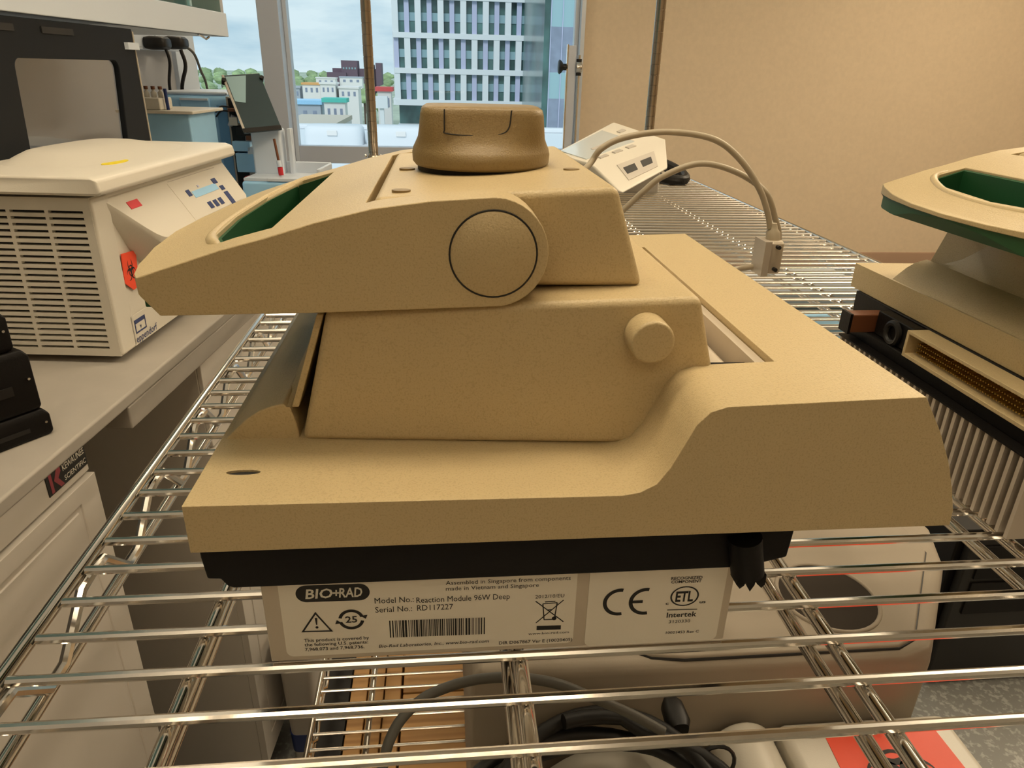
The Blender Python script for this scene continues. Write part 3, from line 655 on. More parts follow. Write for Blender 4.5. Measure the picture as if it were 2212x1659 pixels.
cb=obj('loop_cable',tube(spline([(x_,y_+.010,z_) for x_,y_,z_ in [(.10,.56,.085),(.125,.55,.105),(.1444,.55,.123),(.1562,.55,.1345),(.1713,.55,.1468),(.1993,.55,.1568),(.2297,.55,.1509),(.2566,.55,.1354),(.2700,.553,.1138),(.2767,.555,.0989),(.2737,.553,.0836),(.2611,.548,.0767),(.2399,.545,.074),(.225,.53,.073),(.200,.50,.074),(.178,.475,.078)]],8),.0024,12),M['cable'],ang=80)
tag(cb,'lower pale cable arching behind the module and curling back under itself','cable')

# ================================================================ LOWER SHELF
ZL=-.54
bi=thing('lower_instrument','large beige instrument with a round recess painted dark as shade, under the long shelf','lab instrument',(.26,.62,ZL))
out=[(.016,.440),(.400,.436),(.430,.446),(.448,.468),(.520,.560),(.545,.620),(.540,.86),(.016,.86)]
def scaled(p,s,dx=0,dy=0):
    cx,cy_=.27,.65; return [(cx+(x-cx)*s+dx,cy_+(y-cy_)*s+dy) for x,y in p]
body=loft([[(x,y,z) for x,y in scaled(out,s)] for z,s in ((ZL+.012,.985),(ZL+.03,1.0),(-.262,1.0),(-.246,.99),(-.240,.965))])
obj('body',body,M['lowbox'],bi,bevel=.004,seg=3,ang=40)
for x in (.06,.46): obj('foot',box(x,x+.03,.46,.49,ZL,ZL+.014),M['black'],bi)
for x in (.06,.46): obj('foot',box(x,x+.03,.80,.83,ZL,ZL+.014),M['black'],bi)
panel=[(.150,.475),(.158,.458),(.172,.450),(.200,.446),(.395,.446),(.415,.455),(.505,.575),(.515,.84),(.150,.84)]
pm=loft([[(x,y,z) for x,y in panel] for z in (-.241,-.2365)])
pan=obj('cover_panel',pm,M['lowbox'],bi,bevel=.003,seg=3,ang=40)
obj('panel_seam',tube([(x,y,-.2402) for x,y in panel],.0016,6,closed=True),M['ink'],bi)
obj('recess_shade_disc',loft([[(x,y,z) for x,y in circ(.362,.512,r,44,ry=r*1.05)] for z,r in ((-.2372,.044),(-.2360,.044))]),M['recess'],pan,label='flat dark disc painted as the shade of a round recess')  # flat disc on the panel, the hollow's shade painted dark
obj('recess_rim',tube([(.362+.046*math.cos(2*PI*q/40),.512+.048*math.sin(2*PI*q/40),-.2365) for q in range(40)],.0022,8,closed=True),M['lowbox'],pan,ang=80)
fi=thing('tray_instrument','low beige instrument with an orange biohazard sticker, front of the lower shelf','lab instrument',(.25,.33,ZL))
obj('base',box(.03,.455,.200,.405,ZL,-.335),M['cent'],fi,bevel=.008,ang=50)
obj('side_tray',box(.285,.442,.205,.428,-.336,-.300),M['cent'],fi,bevel=.008,ang=50)
obj('hinge_barrel',cyl((.254,.426,-.322),(.254,.205,-.322),.028,36),M['cent'],fi,bevel=.003,ang=50)
obj('round_cover',loft([[(.128+r*math.cos(2*PI*q/56),.336+r*math.sin(2*PI*q/56),z) for q in range(56)] for z,r in ((-.336,.086),(-.314,.086),(-.304,.080),(-.300,.066),(-.298,.03))]),M['cent'],fi,ang=50)
st=B(); hexa(st,[(.308,.235,-.2999),(.428,.235,-.2999),(.421,.418,-.2999),(.321,.414,-.2999),(.308,.235,-.2994),(.428,.235,-.2994),(.421,.418,-.2994),(.321,.414,-.2994)])
sk=obj('biohazard_sticker',st,M['orange'],fi,label='orange biohazard sticker')
obj('biohazard_mark',flat(biohaz(0,0,.034),(.368,.378,-.2994),(1,0,0),(0,1,0),.0002),M['ink'],sk,flat=True)
t=thing('power_cable','thick black power cable coiled on the low beige instrument','cable',(.105,.335,-.296))
loops=[]
for k in range(4*36+1):
    a=2*PI*k/36; turn=k/36
    rx=.110+.010*math.sin(turn*1.9)-.006*turn; ry=.093+.006*math.cos(turn*2.3)-.010*(turn%1.3)
    loops.append((.103+rx*math.cos(a+PI*.6)+.004*turn,.322+ry*math.sin(a+PI*.6),-.290+.0085*turn+.004*math.sin(a*1.5)))
loops=[(loops[0][0]-.01,loops[0][1]+.03,-.37),(loops[0][0]-.004,loops[0][1]+.012,-.32)]+loops
obj('cord',tube(loops,.0060,12),M['black'],t,ang=80)
obj('moulded_plug',loft([[(x,y,z) for x,z in superell(.183,-.262,a,b,3,24)] for y,a,b in ((.425,.005,.005),(.418,.009,.008),(.400,.010,.008),(.394,.007,.007))]),M['black'],t,ang=50)
obj('cable_tie',tube([(.205+.016*math.cos(2*PI*q/20),.372,-.275+.020*math.sin(2*PI*q/20)) for q in range(20)],.0016,6,closed=True),M['black'],t)
g=obj('grey_cable',tube(spline([(-.098,.270,-.500),(-.076,.314,-.36),(-.052,.352,-.245),(-.042,.376,-.222),(-.0244,.3975,-.218),(-.005,.407,-.216),(.0201,.412,-.214),(.0490,.410,-.212),(.081,.404,-.214),(.108,.396,-.222),(.140,.392,-.238),(.165,.384,-.250)],6),.0040,10),M['greycable'],ang=80)
tag(g,'thin grey cable rising from the lower shelf in front of the beige instrument','cable')
# crate of pine boards on the floor
cr_=thing('wooden_crate','pine board crate on the floor under the lower wire shelf','crate',(.03,.78,-1))
for k in range(5): obj('plank',box(-.070,.32,.44+k*.084,.44+k*.084+.081,-.632,-.615),M['pine'],cr_,bevel=.0015,seg=2)
for k,(a,b_) in enumerate(((-.145,-.122),(-.120,-.098),(-.096,-.073))): obj('edge_board',box(a,b_,.43,.87,-.634-(2-k)*.001,-.613+k*.0006),M['pine'],cr_,bevel=.0015,seg=2)
for k in range(4): obj('side_plank',box(-.145,.32,.430,.438,-.99+k*.09,-.905+k*.09),M['pine'],cr_,bevel=.001,seg=2)
obj('back_board',box(-.145,.32,.862,.870,-.99,-.634),M['pine'],cr_); obj('end_board',box(-.145,-.138,.438,.862,-.99,-.634),M['pine'],cr_); obj('end_board',box(.312,.32,.438,.862,-.99,-.634),M['pine'],cr_); obj('bottom_board',box(-.145,.32,.43,.87,-1,-.99),M['pine'],cr_)
t=thing('black_board','black board standing on edge against the left side of the pine crate','board',(-.17,.66,-1))
obj('panel',box(-.186,-.150,.40,.90,-1,-.625),M['blackp'],t,bevel=.002); obj('edge_strip',box(-.187,-.149,.398,.902,-.632,-.624),M['black'],t)
# black computer case on the right, on the floor
pc=thing('computer_case','black computer case on the terrazzo floor right of the lower instrument','computer',(1.17,1.16,-1))
obj('case',box(1.02,1.36,1.09,1.50,-.985,-.60),M['blackp'],pc,bevel=.004); obj('front_cover',box(1.035,1.345,1.070,1.090,-.975,-.61),M['black'],pc,bevel=.004)
for k in range(4): obj('drive_bay',box(1.06,1.30,1.066,1.070,-.66-k*.045,-.625-k*.045),M['blackp'],pc,bevel=.001)
for x in (1.04,1.31): obj('foot',box(x,x+.03,1.11,1.15,-1,-.985),M['black'],pc); obj('foot',box(x,x+.03,1.43,1.47,-1,-.985),M['black'],pc)
# pale boxes far behind, seen through the wires
t=thing('storage_drawer_unit','dark grey low cabinet on the floor seen through the shelf wires on the right','cabinet',(1.35,2.45,-1))
obj('body',box(.95,1.75,2.25,2.75,-.97,-.50),M['tablet'],t,bevel=.005)
for k in range(3): f=obj('drawer',box(.965+k*.262,1.215+k*.262,2.235,2.25,-.94,-.53),M['bluei'],t,bevel=.003); obj('handle',box(1.04+k*.262,1.14+k*.262,2.222,2.236,-.58,-.57),M['chrome'],f)
for x in (.98,1.66): obj('plinth',box(x,x+.05,2.3,2.7,-1,-.97),M['black'],t)
t=obj('document_tray',box(1.05,1.60,2.40,2.62,-.499,-.455),M['white'],bevel=.004,base=(1.3,2.5,-.5)); tag(t,'flat white box lying on the dark grey cabinet behind the wires','box')
# chrome clamp stand by the window
cs_=thing('clamp_stand','flat chrome upright with a black clamp knob by the right edge of the window','stand',(.80,4.5,-1))
obj('upright',box(.738,.785,4.50,4.52,-.98,.360),M['frame'],cs_,bevel=.003); obj('upright_edge',box(.730,.738,4.495,4.525,-.98,.365),M['chrome'],cs_); obj('rod',cyl((.803,4.5,-.98),(.803,4.5,.31),.008,16),M['chrome'],cs_)
obj('clamp_knob',loft([[(x,4.51+r*math.cos(2*PI*q/24),.245+r*math.sin(2*PI*q/24)) for q in range(24)] for x,r in ((.735,.018),(.712,.018),(.700,.034),(.690,.040),(.684,.034))]),M['black'],cs_,ang=50)
obj('clamp_boss',loft([[(x,4.50+r*math.cos(2*PI*q/24),.245+r*math.sin(2*PI*q/24)) for q in range(24)] for x,r in ((.786,.03),(.800,.034),(.815,.034),(.822,.02))]),M['chrome'],cs_,ang=50)
obj('clamp_bolt',cyl((.803,4.5,.20),(.803,4.5,.29),.016,16),M['black'],cs_); obj('stand_base',box(.70,.86,4.40,4.62,-1,-.98),M['black'],cs_,bevel=.004)

# ================================================================ LEFT COUNTER RUN (turned frame)
K=dict(L=True)
ct=thing('countertop','beige laminate countertop running to the window on the left','countertop',(-.67,1.1,-.14),L=True)
obj('top_slab',box(LW+.001,-.400,-.4,2.14,-.1145,-.100),M['lam'],ct,bevel=.003,seg=3)
obj('apron',box(-.430,-.4005,.672,2.14,-.140,-.1140),M['lam'],ct,bevel=.002); 
def cabinet(name,label,y0,y1,drawers,sign=False):
    t=thing(name,label,'cabinet',(-.67,(y0+y1)/2,-1),L=True)
    top=-.1150 if y1<.7 else -.1405
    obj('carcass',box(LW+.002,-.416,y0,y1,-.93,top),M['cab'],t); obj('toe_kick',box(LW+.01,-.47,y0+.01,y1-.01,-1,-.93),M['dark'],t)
    n=max(1,round((y1-y0)/.45)); wd=(y1-y0)/n
    for k in range(n):
        a,b_=y0+k*wd+.002,y0+(k+1)*wd-.002
        hd=obj('header_panel',box(-.416,-.4095,a,b_,-.1475 if top>-.13 else -.27,top-.0005),M['cab'],t,bevel=.0015,seg=2)
        zt=-.150 if top>-.13 else -.273
        d=box(-.416,-.405,a,b_,-.90,zt)
        d=bool_(d,bool_(box(-.4065,-.39,a+.030,b_-.030,-.86,zt-.018),box(-.41,-.38,a+.036,b_-.036,-.854,zt-.024)))
        dd=obj('door',d,M['cab'],t,bevel=.0012,seg=2)
        if not(sign and k==n-1): obj('handle',tube([(-.405,a+.10,zt-.05),(-.385,a+.10,zt-.05),(-.385,a+.18,zt-.05),(-.405,a+.18,zt-.05)],.004,8),M['chrome'],dd)
        if sign and k==n-1: keep=hd
    if sign:
        pl_=obj('maker_plate',box(-.4095,-.4088,.5385,.6000-.0005,-.1400,-.1175),M['ink'],keep.parent,label='small black maker plate with a red K')
        ux2,uz2=(0,1,0),(0,0,1); X=-.4088
        obj('plate_logo',flat(strokes([((.5445,-.1388),(.5445,-.1190))],.0040)+[[(.5485,-.1288),(.5550,-.1190),(.5600,-.1190),(.5600,-.1245),(.5550,-.1292),(.5615,-.1388),(.5560,-.1388)]],(X,0,0),ux2,uz2,.0002),M['inkred'],pl_,flat=True)
        obj('plate_text',text('KEWAUNEE',(X,.5630,-.1268),ux2,uz2,.0345,.0062,bold=.01,depth=.0002),M['inkw'],pl_,flat=True)
        obj('plate_text',text('SCIENTIFIC',(X,.5630,-.1368),ux2,uz2,.0345,.0050,bold=.01,depth=.0002),M['inkw'],pl_,flat=True)
    return t
cabinet('base_cabinet','painted steel base cabinet with a small K plate at the top edge of its door',-.30,.603,0,sign=True)
cabinet('base_cabinet','painted steel base cabinet beyond the knee space, nearer the window',.865,2.13,0)
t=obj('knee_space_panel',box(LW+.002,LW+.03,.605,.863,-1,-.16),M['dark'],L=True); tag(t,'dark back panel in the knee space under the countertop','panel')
tb=thing('waste_bin','pale plastic bin with a navy blue band on the floor beyond the lower shelf','bin',(-.255,1.02,-1))
obj('bin_body',loft([[(x,y,z) for x,y in superell(-.268,1.03,a,b,5,40)] for z,a,b in ((-1,.022,.06),(-.985,.028,.07),(-.70,.032,.085),(-.69,.034,.088))]),M['cab'],tb,ang=50)
obj('blue_band',loft([[(x,y,z) for x,y in superell(-.268,1.03,a,b,5,40)] for z,a,b in ((-.945,.0300,.0735),(-.900,.0308,.0755))]),M['navy'],tb,ang=50)

# --- centrifuge
ce=thing('centrifuge','cream benchtop centrifuge with louvred side and sloping button panel, on the countertop','centrifuge',(-.52,.94,-.10),L=True)
YA,YZ=.757,1.125
cb_=box(-.600,-.446,YA,YZ,-.091,.087)
cut=B(); 
for r in range(23):
    z=.0735-r*.00695; sh=-.0010*r*.15
    for c in range(4):
        x1=-.4545-c*.0408+sh; 
        if x1-.0370>-.5995: box(x1-.0368,x1,YA-.01,YA+.006,z-.0030,z,cut)
cb_=bool_(cb_,cut)
rec=[(.792,-.2),(.792,.020),(.795,.030),(.802,.036),(.83,.040),(.90,.036),(1.00,.020),(1.14,-.005),(1.14,-.2)]
bo=obj('body',cb_,M['cent'],ce,bevel=.0,ang=30)
for r in range(23):
    pass
sl=obj('louvre_shade_sheet',box(-.598,-.450,YA+.0055,YA+.008,-.085,.078),M['ink'],bo,flat=True)  # black sheet paints the shade inside the louvre slots
obj('corner_post',box(-.452,-.4435,YA+.0004,YA+.035,-.0905,.0865),M['cent'],ce,bevel=.003,seg=4,ang=50)
con=loft([[(-.456,y,.0870),(-.449,y,.0870),(-.449+(.038)*s,y,.0868-.058*s-.0002),(-.449+.036*s,y,.0868-.062*s-.004),(-.449+.006*s,y,.0868-.078*s-.012),(-.456,y,.0868-.078*s-.012)] for y,s in [(.766+.004*q,(lambda t:t*t*(3-2*t))(min(1,max(.01,q/20.)))) for q in range(21)]+[(1.10,1),(1.112,.985),(1.120,.95),(1.1245,.90)]])
co_=obj('control_console',con,M['cent'],ce,bevel=.002,seg=3,ang=45)
Pp=Vector((-.449,0,.0870)); Pu=Vector((0,1,0)); Pv=Vector((.5480,0,-.8365))
def pnl(name,y0,y1,v0,v1,m,par=co_,d=.0006,label=None,bev=0):
    n=Pu.cross(Pv).normalized(); n=n if n.x>0 else -n
    P=[Pp+Pu*y+Pv*v for y,v in ((y0,v0),(y1,v0),(y1,v1),(y0,v1))]
    bm=hexa(B(),[p-n*.0003 for p in P]+[p+n*d for p in P]); return obj(name,bm,M[m],par,label=label,bevel=bev,flat=not bev)
pnl('panel_sheet',.93,1.105,.012,.066,'cent',d=.0004)
pnl('display',.972,1.052,.0310,.0405,'bluei',d=.0010,label='pale display strip')
for y0,v0,dy,dv in ((.958,.027,.010,.009),(.990,.0510,.011,.010),(1.008,.0515,.011,.010),(1.026,.0515,.011,.010),(1.058,.0470,.013,.020),(1.058,.0370,.012,.007),(1.048,.0240,.014,.008)): pnl('button',y0,y0+dy,v0,v0+dv,'inkblue',d=.0014,bev=.0004)
pnl('status_lamp',.997,1.001,.0255,.0285,'lav',d=.0014)
pnl('panel_line',.935,1.085,.0095,.0102,'centd',d=.0008)
pnl('red_sticker',.818,.843,.0170,.0262,'redpaper',label='small red sticker',d=.0006)
lbm=loft([[(x,y,z) for x,y in [(-.603,YA-.010),(-.428+a,YA-.010),(-.428+a,YZ+.006),(-.603,YZ+.006)]] for z,a in ((.0905,-.003),(.0935,.003),(.1065,.0),(.1100,-.010))])
ld=obj('lid',lbm,M['cent'],ce,bevel=.0035,seg=4,ang=50)
dm=loft([[(x,y,z) for x,y in superell(cx,.955,a,b,3.2,48)] for z,cx,a,b in ((.1090,-.530,.070,.150),(.1110,-.534,.062,.138),(.1160,-.546,.046,.112),(.1200,-.553,.034,.092),(.1212,-.556,.026,.080))])
obj('lid_dome',dm,M['cent'],ld,ang=60)
stn=prism(superell(-.4700,.868,.009,.026,2,22),'z',.1090,.1106); obj('yellow_mark',stn,M['yellow'],ld,label='faint yellow stain')
for x in (-.58,-.47):
    for y in (.79,1.09): obj('foot',cyl((x,y,-.1),(x,y,-.0905),.012,20),M['centd'],ce)
pt=[(.794,.0190),(.826,.0165),(.8195,-.0250),(.806,-.0262),(.790,-.0140)]
s_=obj('biohazard_sticker',prism(pt,'x',-.4442,-.4433),M['orange'],ce,label='orange biohazard sticker')
obj('biohazard_mark',flat([[(.8075+(a)*.75,-.0035+b) for a,b in q] for q in biohaz(0,0,.0150)],(-.4433,0,0),(0,1,0),(0,0,1),.0002),M['ink'],s_,flat=True)
lp_=obj('maker_panel',box(-.4442,-.4435,.786,.852,-.0890,-.0540),M['cent'],ce)
obj('maker_name',text('eppendorf',(-.4435,.7900,-.0870),(0,1,0),(0,0,1),.052,.0085,shear=.1,bold=.01,depth=.0003),M['inkblue'],lp_,flat=True)
obj('maker_mark',flat(tri([(0,0)]*3,1) if False else [[(.792,-.0765),(.818,-.0765),(.818,-.0745),(.792,-.0745)],[(.792,-.0600),(.818,-.0600),(.818,-.0650),(.792,-.0650)],[(.792,-.0765),(.794,-.0765),(.794,-.06),(.792,-.06)],[(.816,-.0765),(.818,-.0765),(.818,-.06),(.816,-.06)]]+biohaz(.805,-.0705,.003),(-.4435,0,0),(0,1,0),(0,0,1),.0003),M['inkblue'],lp_,flat=True)
obj('paper_sticker',box(-.4442,-.4436,.824,.842,-.072,-.055),M['white'],ce)

# --- black hood behind the centrifuge
ho=thing('glazed_hood','black framed hood with a large clear window behind the centrifuge','lab instrument',(-.76,1.0,-.10),L=True)
fr_=box(-.612,-.603,.60,1.236,.070,.2655)
win=[]
for cx,cz,a in ((1.165,.208,0),(.945,.208,90),(.935,.09,180),(1.150,.09,270)): win+=[(cx+.012*math.cos(math.radians(a+q*15)),cz+.012*math.sin(math.radians(a+q*15))) for q in range(7)]
fr_=bool_(fr_,prism(win,'x',-.63,-.59))
fo_=obj('front_frame',fr_,M['hoodblk'],ho,bevel=.0015,seg=2)
obj('window_pane',box(-.6105,-.6085,.915,1.185,.074,.224),M['hoodglass'],ho,flat=True,label='clear front window')
for y0,y1 in ((.905,.945),(1.00,1.07),(.80,.86)): obj('top_vent',box(-.6032,-.6015,y0,y1,.2495,.2575),M['ink'],fo_)
for a in ((-.94,-.612,1.218,1.236,.07,.2655),(-.94,-.612,.60,.618,.07,.2655),(-.94,-.612,.618,1.218,.253,.2655),(-.94,-.928,.618,1.218,.07,.253)): obj('hood_wall',box(*a),M['hoodglass'],ho,flat=True,label='clear hood wall')
obj('lower_body',box(-.94,-.606,.60,1.236,-.095,.0695),M['centd'],ho,bevel=.003)
obj('chamber_floor',box(-.928,-.612,.618,1.218,.070,.074),M['white'],ho)
obj('inner_block',box(-.90,-.80,.66,.985,.074,.235),M['white'],ho,bevel=.008); obj('inner_panel',box(-.86,-.85,1.04,1.20,.10,.235),M['centd'],ho); obj('inner_shelf',box(-.88,-.70,1.00,1.21,.085,.090),M['white'],ho)
obj('corner_tab',box(-.603,-.597,1.205,1.240,.236,.246),M['white'],ho); obj('edge_strip',box(-.606,-.6025,1.2362,1.239,.09,.262),M['alu'],ho)
for x in (-.9,-.64):
    for y in (.63,1.20): obj('foot',box(x-.012,x+.012,y-.012,y+.012,-.1,-.0945),M['black'],ho)
# --- overhead cabinet
oc=thing('wall_cupboard','white overhead cupboard with sliding glass doors above the black hood','cupboard',(-.77,.6,.27),L=True)
obj('bottom_board',box(LW+.001,-.602,-.30,1.640,.2700,.2850),M['white'],oc); obj('front_rail',box(-.612,-.600,-.30,1.642,.2700,.3140),M['white'],oc,bevel=.0015,seg=2)
obj('end_panel',box(LW+.001,-.604,1.625,1.640,.285,.90),M['wallg'],oc); obj('end_panel',box(LW+.001,-.604,-.30,-.285,.285,.90),M['white'],oc); obj('top_board',box(LW+.001,-.602,-.30,1.640,.90,.915),M['white'],oc); obj('back_board',box(LW+.001,LW+.010,-.285,1.625,.285,.90),M['wallg'],oc)
for y0,y1,x in ((-.28,.70,-.609),(.66,1.622,-.605)): obj('glass_door',box(x-.002,x+.002,y0,y1,.315,.90),M['tabglass'],oc,flat=True)
obj('door_edge',box(-.607,-.601,1.470,1.478,.315,.90),M['tealg'],oc)
obj('track_hook',tube([(-.606,1.50,.270),(-.604,1.53,.262),(-.604,1.545,.266)],.002,6),M['chrome'],oc)
for i,(y,c,lb) in enumerate(((1.30,'cent','cream carton standing at the window end inside the glass cupboard'),(1.10,'brick','brown carton inside the glass cupboard, left of the cream carton'),(.85,'centd','grey carton inside the glass cupboard, third from the window end'))):
    t=obj('carton',box(-.86,-.66,y,y+.15,.2852,.42),M[c],L=True,bevel=.003); tag(t,lb,'carton',group='cartons in the glass cupboard')
# --- socket strip and plugs
t=thing('socket_rail','white socket rail on the wall beneath the end of the cupboard','socket',(LW,2.05,.25),L=True)
obj('rail_box',box(LW+.0005,LW+.03,1.60,2.135,.246,.300),M['white'],t,bevel=.002)
for y in (1.70,1.85,2.0): obj('socket_face',box(LW+.03,LW+.0325,y,y+.07,.252,.294),M['white'],t,bevel=.001)
def plug(name,label,pts,y,z,r):
    t=thing(name,label,'plug',(LW+.05,y,z),L=True)
    obj('plug_body',loft([[(x,yy,zz) for yy,zz in superell(y,z,a,b,4,24)] for x,a,b in ((LW+.0326,.026,.014),(LW+.045,.030,.016),(LW+.075,.026,.015),(LW+.082,.018,.010))]),M['black'],t,ang=50)
    obj('cord',tube(spline(pts,6),r,8),M['black'],t,ang=80)
plug('power_plug','flat black power plug in the left socket of the rail',[(LW+.07,1.96,.255),(LW+.075,1.963,.22),(LW+.055,1.985,.165),(LW+.045,2.01,.10),(LW+.040,2.03,.0)],1.955,.262,.004)
plug('power_adaptor','bulky black power adaptor in the right socket of the rail',[(LW+.07,2.05,.250),(LW+.075,2.053,.21),(LW+.048,2.07,.145),(LW+.042,2.08,.0)],2.06,.266,.005)
t=obj('hanging_cord',tube(spline([(LW+.04,2.10,.270),(LW+.07,2.125,.245),(LW+.07,2.16,.20),(LW+.07,2.185,.165),(LW+.07,2.19,.10),(LW+.07,2.19,.02)],6),.0035,8),M['greycable'],L=True,ang=80); tag(t,'thin grey cord hanging right of the two black plugs','cable')
# --- small boxed unit with bottles
t=thing('sample_cooler','blue grey box with a cream lid board, right of the hood','lab instrument',(-.74,1.67,-.10),L=True)
obj('body',box(-.82,-.690,1.60,1.74,-.099,.1195),M['bluei'],t,bevel=.004); obj('lid_board',box(-.84,-.677,1.59,1.76,.1195,.1260),M['cent'],t,bevel=.002)
rk=thing('reagent_rack','small cream rack of bottles on the blue grey box','rack',(-.765,1.63,.126),L=True)
obj('tray',box(-.795,-.748,1.60,1.66,.1262,.150),M['cent'],rk,bevel=.003)
for k in range(3): 
    b_=obj('bottle',loft([[(-.784+k*.015+r*math.cos(2*PI*q/16),1.625+r*math.sin(2*PI*q/16),z) for q in range(16)] for z,r in ((.150,.006),(.160,.006),(.163,.003),(.166,.003))]),M['cent'],rk,ang=50)
    obj('cap',cyl((-.784+k*.015,1.625,.166),(-.784+k*.015,1.625,.172),.0042,14),M['copper'],b_)
t=obj('marker_pen',cyl((-.741,1.62,.1262),(-.742,1.62,.168),.0035,12),M['navy'],L=True); tag(t,'navy pen standing right of the small bottle rack','pen')
# --- blue instrument
bl=thing('blue_analyser','tall pale blue analyser with a column of valves at its right edge','lab instrument',(-.79,2.0,-.10),L=True)
obj('cabinet',box(-.888,-.714,1.90,2.12,-.095,.146),M['bluei'],bl,bevel=.012,seg=4,ang=50); obj('top_cover',box(-.882,-.720,1.905,2.115,.1455,.154),M['white'],bl,bevel=.005)
obj('front_hatch',box(-.835,-.762,1.894,1.901,.076,.140),M['bluei'],bl,bevel=.003); obj('hatch_lip',box(-.833,-.764,1.890,1.894,.134,.139),M['white'],bl)
obj('recess_panel',box(-.830,-.755,1.896,1.901,-.06,.074),M['blued'],bl,bevel=.002)
obj('round_button',cyl((-.789,1.896,.054),(-.789,1.886,.054),.013,24),M['cent'],bl,bevel=.001)
for x in (-.822,-.796): obj('black_knob',cyl((x,1.896,.029),(x,1.880,.029),.009,20),M['black'],bl,bevel=.001)
obj('side_rail',box(-.714,-.706,1.880,1.905,-.09,.145),M['centd'],bl); obj('side_plate',box(-.742,-.716,1.885,1.900,-.09,.125),M['blued'],bl,bevel=.002)
vc=obj('valve_column',box(-.704,-.672,1.865,1.905,-.085,.142),M['black'],bl)
for x0,x1,z0,z1,m in ((-.700,-.672,.112,.120,'copper'),(-.678,-.640,.086,.116,'bluei'),(-.700,-.680,.080,.100,'cent'),(-.686,-.640,.056,.078,'black'),(-.664,-.642,.046,.060,'copper'),(-.700,-.655,.020,.044,'bluei'),(-.664,-.634,.012,.032,'white'),(-.695,-.648,-.030,.016,'bluei')):
    obj('valve_block',box(x0,x1,1.845,1.870,z0,z1),M[m],vc,bevel=.002)
obj('red_tap',cyl((-.672,1.865,-.050),(-.672,1.845,-.050),.011,20),M['red'],vc,bevel=.001)
for z in (.118,.108): obj('tubing',tube(spline([(-.745,1.885,z-.01),(-.725,1.870,z+.004),(-.700,1.862,z+.004)],5),.002,6),M['ink'],vc)
for x in (-.87,-.73):
    for y in (1.92,2.10): obj('foot',cyl((x,y,-.1),(x,y,-.094),.01,14),M['black'],bl)
# --- tablet on an arm
tp=thing('tablet_display','dark glass tablet tilted on an arm in front of the window','tablet',(-.60,1.75,-.10),L=True)
TL=Vector((-.694,1.82,.1935)); TR=Vector((-.620,1.868,.2000)); dl=Vector((.069,-.090,-.1200)); 
nT=(TR-TL).cross(dl).normalized(); nT=nT if nT.x>0 else -nT
def slab(a,b,c,d,t0,t1): return hexa(B(),[p+nT*t0 for p in (a,b,c,d)]+[p+nT*t1 for p in (a,b,c,d)])
BL,BR=TL+dl,TR+dl
obj('glass_slab',slab(TL,TR,BR,BL,-.004,0),M['tablet'],tp,bevel=.001)
e=.06
obj('pale_glass_patch',slab(TL+(TR-TL)*.08+(BL-TL)*.03,TL+(TR-TL)*.62+(BL-TL)*.03,TL+(TR-TL)*.34+(BL-TL)*.50,TL+(TR-TL)*.08+(BL-TL)*.46,0,.0008),M['tealg'],tp,label='paler upper corner painted as see-through glass')  # paler teal patch imitates lighter, see-through glass
obj('screen_edge',slab(TL+(BL-TL)*.93,TR+(BR-TR)*.93,BR,BL,0,.0015),M['black'],tp)
obj('side_edge',slab(TL,TL+(TR-TL)*.06,BL+(BR-BL)*.06,BL,0,.0012),M['centd'],tp)
for p in (TL+(BL-TL)*.10,TR+(BR-TR)*.10): obj('clip',cyl(p-nT*.008,p+nT*.006,.005,14),M['black'],tp)
mid=(TL+TR+BL+BR)/4
obj('arm',tube([mid-nT*.004,mid-nT*.05+Vector((0,.05,-.03)),Vector((-.695,1.850,.10)),Vector((-.703,1.858,.08))],.006,10),M['frame'],tp)
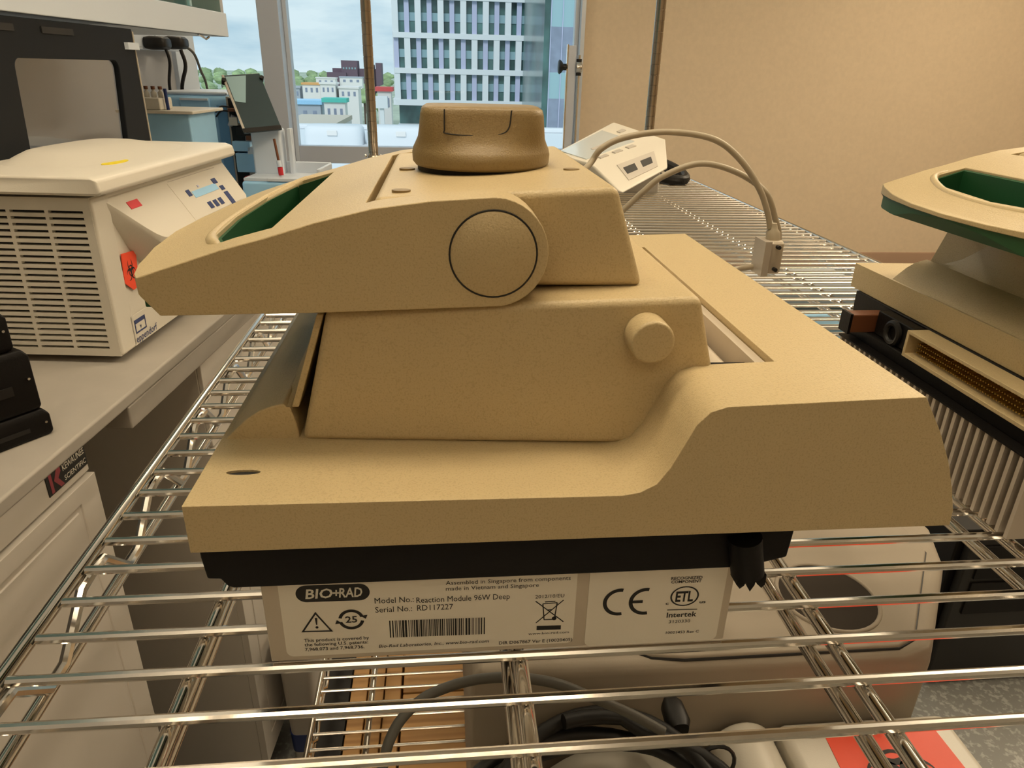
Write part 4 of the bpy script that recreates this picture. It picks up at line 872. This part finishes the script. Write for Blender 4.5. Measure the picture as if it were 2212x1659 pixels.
# --- white instrument with tray
wi=thing('pipetting_stand','white bench instrument with an upright back and shallow tray, beyond the tablet','lab instrument',(-.55,1.77,-.10),L=True)
obj('base',box(-.635,-.452,1.70,1.83,-.100,-.030),M['bluei'],wi,bevel=.008,ang=50); 
obj('tray_floor',box(-.630,-.456,1.705,1.825,-.030,-.024),M['white'],wi)
for a in ((-.575,-.452,1.818,1.826,-.030,.002),(-.458,-.450,1.705,1.822,-.030,.000),(-.575,-.452,1.700,1.706,-.030,-.022)): obj('tray_edge',box(*a),M['white'],wi,bevel=.002)
obj('upright',box(-.632,-.560,1.788,1.83,-.028,.080),M['white'],wi,bevel=.006,ang=50); obj('pole',box(-.548,-.538,1.80,1.82,-.028,.080),M['white'],wi,bevel=.002)
pr=obj('probe',cyl((-.566,1.758,.060),(-.558,1.755,-.006),.003,12),M['copper'],wi); obj('probe_tip',cyl((-.558,1.755,-.004),(-.557,1.755,-.022),.006,14),M['red'],pr); obj('probe_collar',cyl((-.5600,1.755,.012),(-.5585,1.755,-.003),.0055,14),M['white'],pr)
# --- black boxes stacked on the near counter
dv=Vector((.5053,.8630,0)); nv=Vector((-.8630,.5053,0))
for k,(z0,z1,o,lb) in enumerate(((-.100,-.0735,.0,'lowest black box of the stack on the near countertop'),(-.0733,-.0150,-.004,'middle black box of the stack, with a small screw at its corner'),(-.0148,.0220,-.0125,'topmost black box of the stack, with a yellow label on its lid'))):
    c=Vector((-.4235,.587,0))+dv*o+nv*(-o*.3)
    q=[c,c-dv*.16,c-dv*.16+nv*.13,c+nv*.13]
    t=thing('black_box',lb,'box',(-.50,.54,z0),L=True,group='black boxes stacked on the countertop')
    bm=loft([[(p.x,p.y,z) for p in [cc+ (mid2-cc)*s for cc in q]] for mid2 in [sum(q,Vector())/4] for z,s in ((z0,.03),(z0+.003,0),(z1-.006,0),(z1,.05))])
    obj('case',bm,M['blackp'],t,bevel=.002,seg=3,ang=50)
    obj('side_rib',loft([[(p.x,p.y,z) for p in (c-dv*.02+nv*-.001,c-dv*.14+nv*-.001,c-dv*.14+nv*.004,c-dv*.02+nv*.004)] for z in (z0+(z1-z0)*.35,z0+(z1-z0)*.5)]),M['black'],t)
    sp=c-dv*.006; zz=z0+(z1-z0)*.55
    obj('corner_screw',cyl((sp.x,sp.y,zz),(sp.x+.0022,sp.y-.0013,zz),.0012,12),M['chrome'],t)
    if k==2:
        m2=sum(q,Vector())/4
        L_=[m2+dv*.035-nv*.050,m2-dv*.05-nv*.050,m2-dv*.05-nv*.034,m2+dv*.035-nv*.034]
        obj('yellow_label',loft([[(p.x,p.y,z) for p in L_] for z in (z1,z1+.0004)]),M['yellow'],t,label='yellow label')
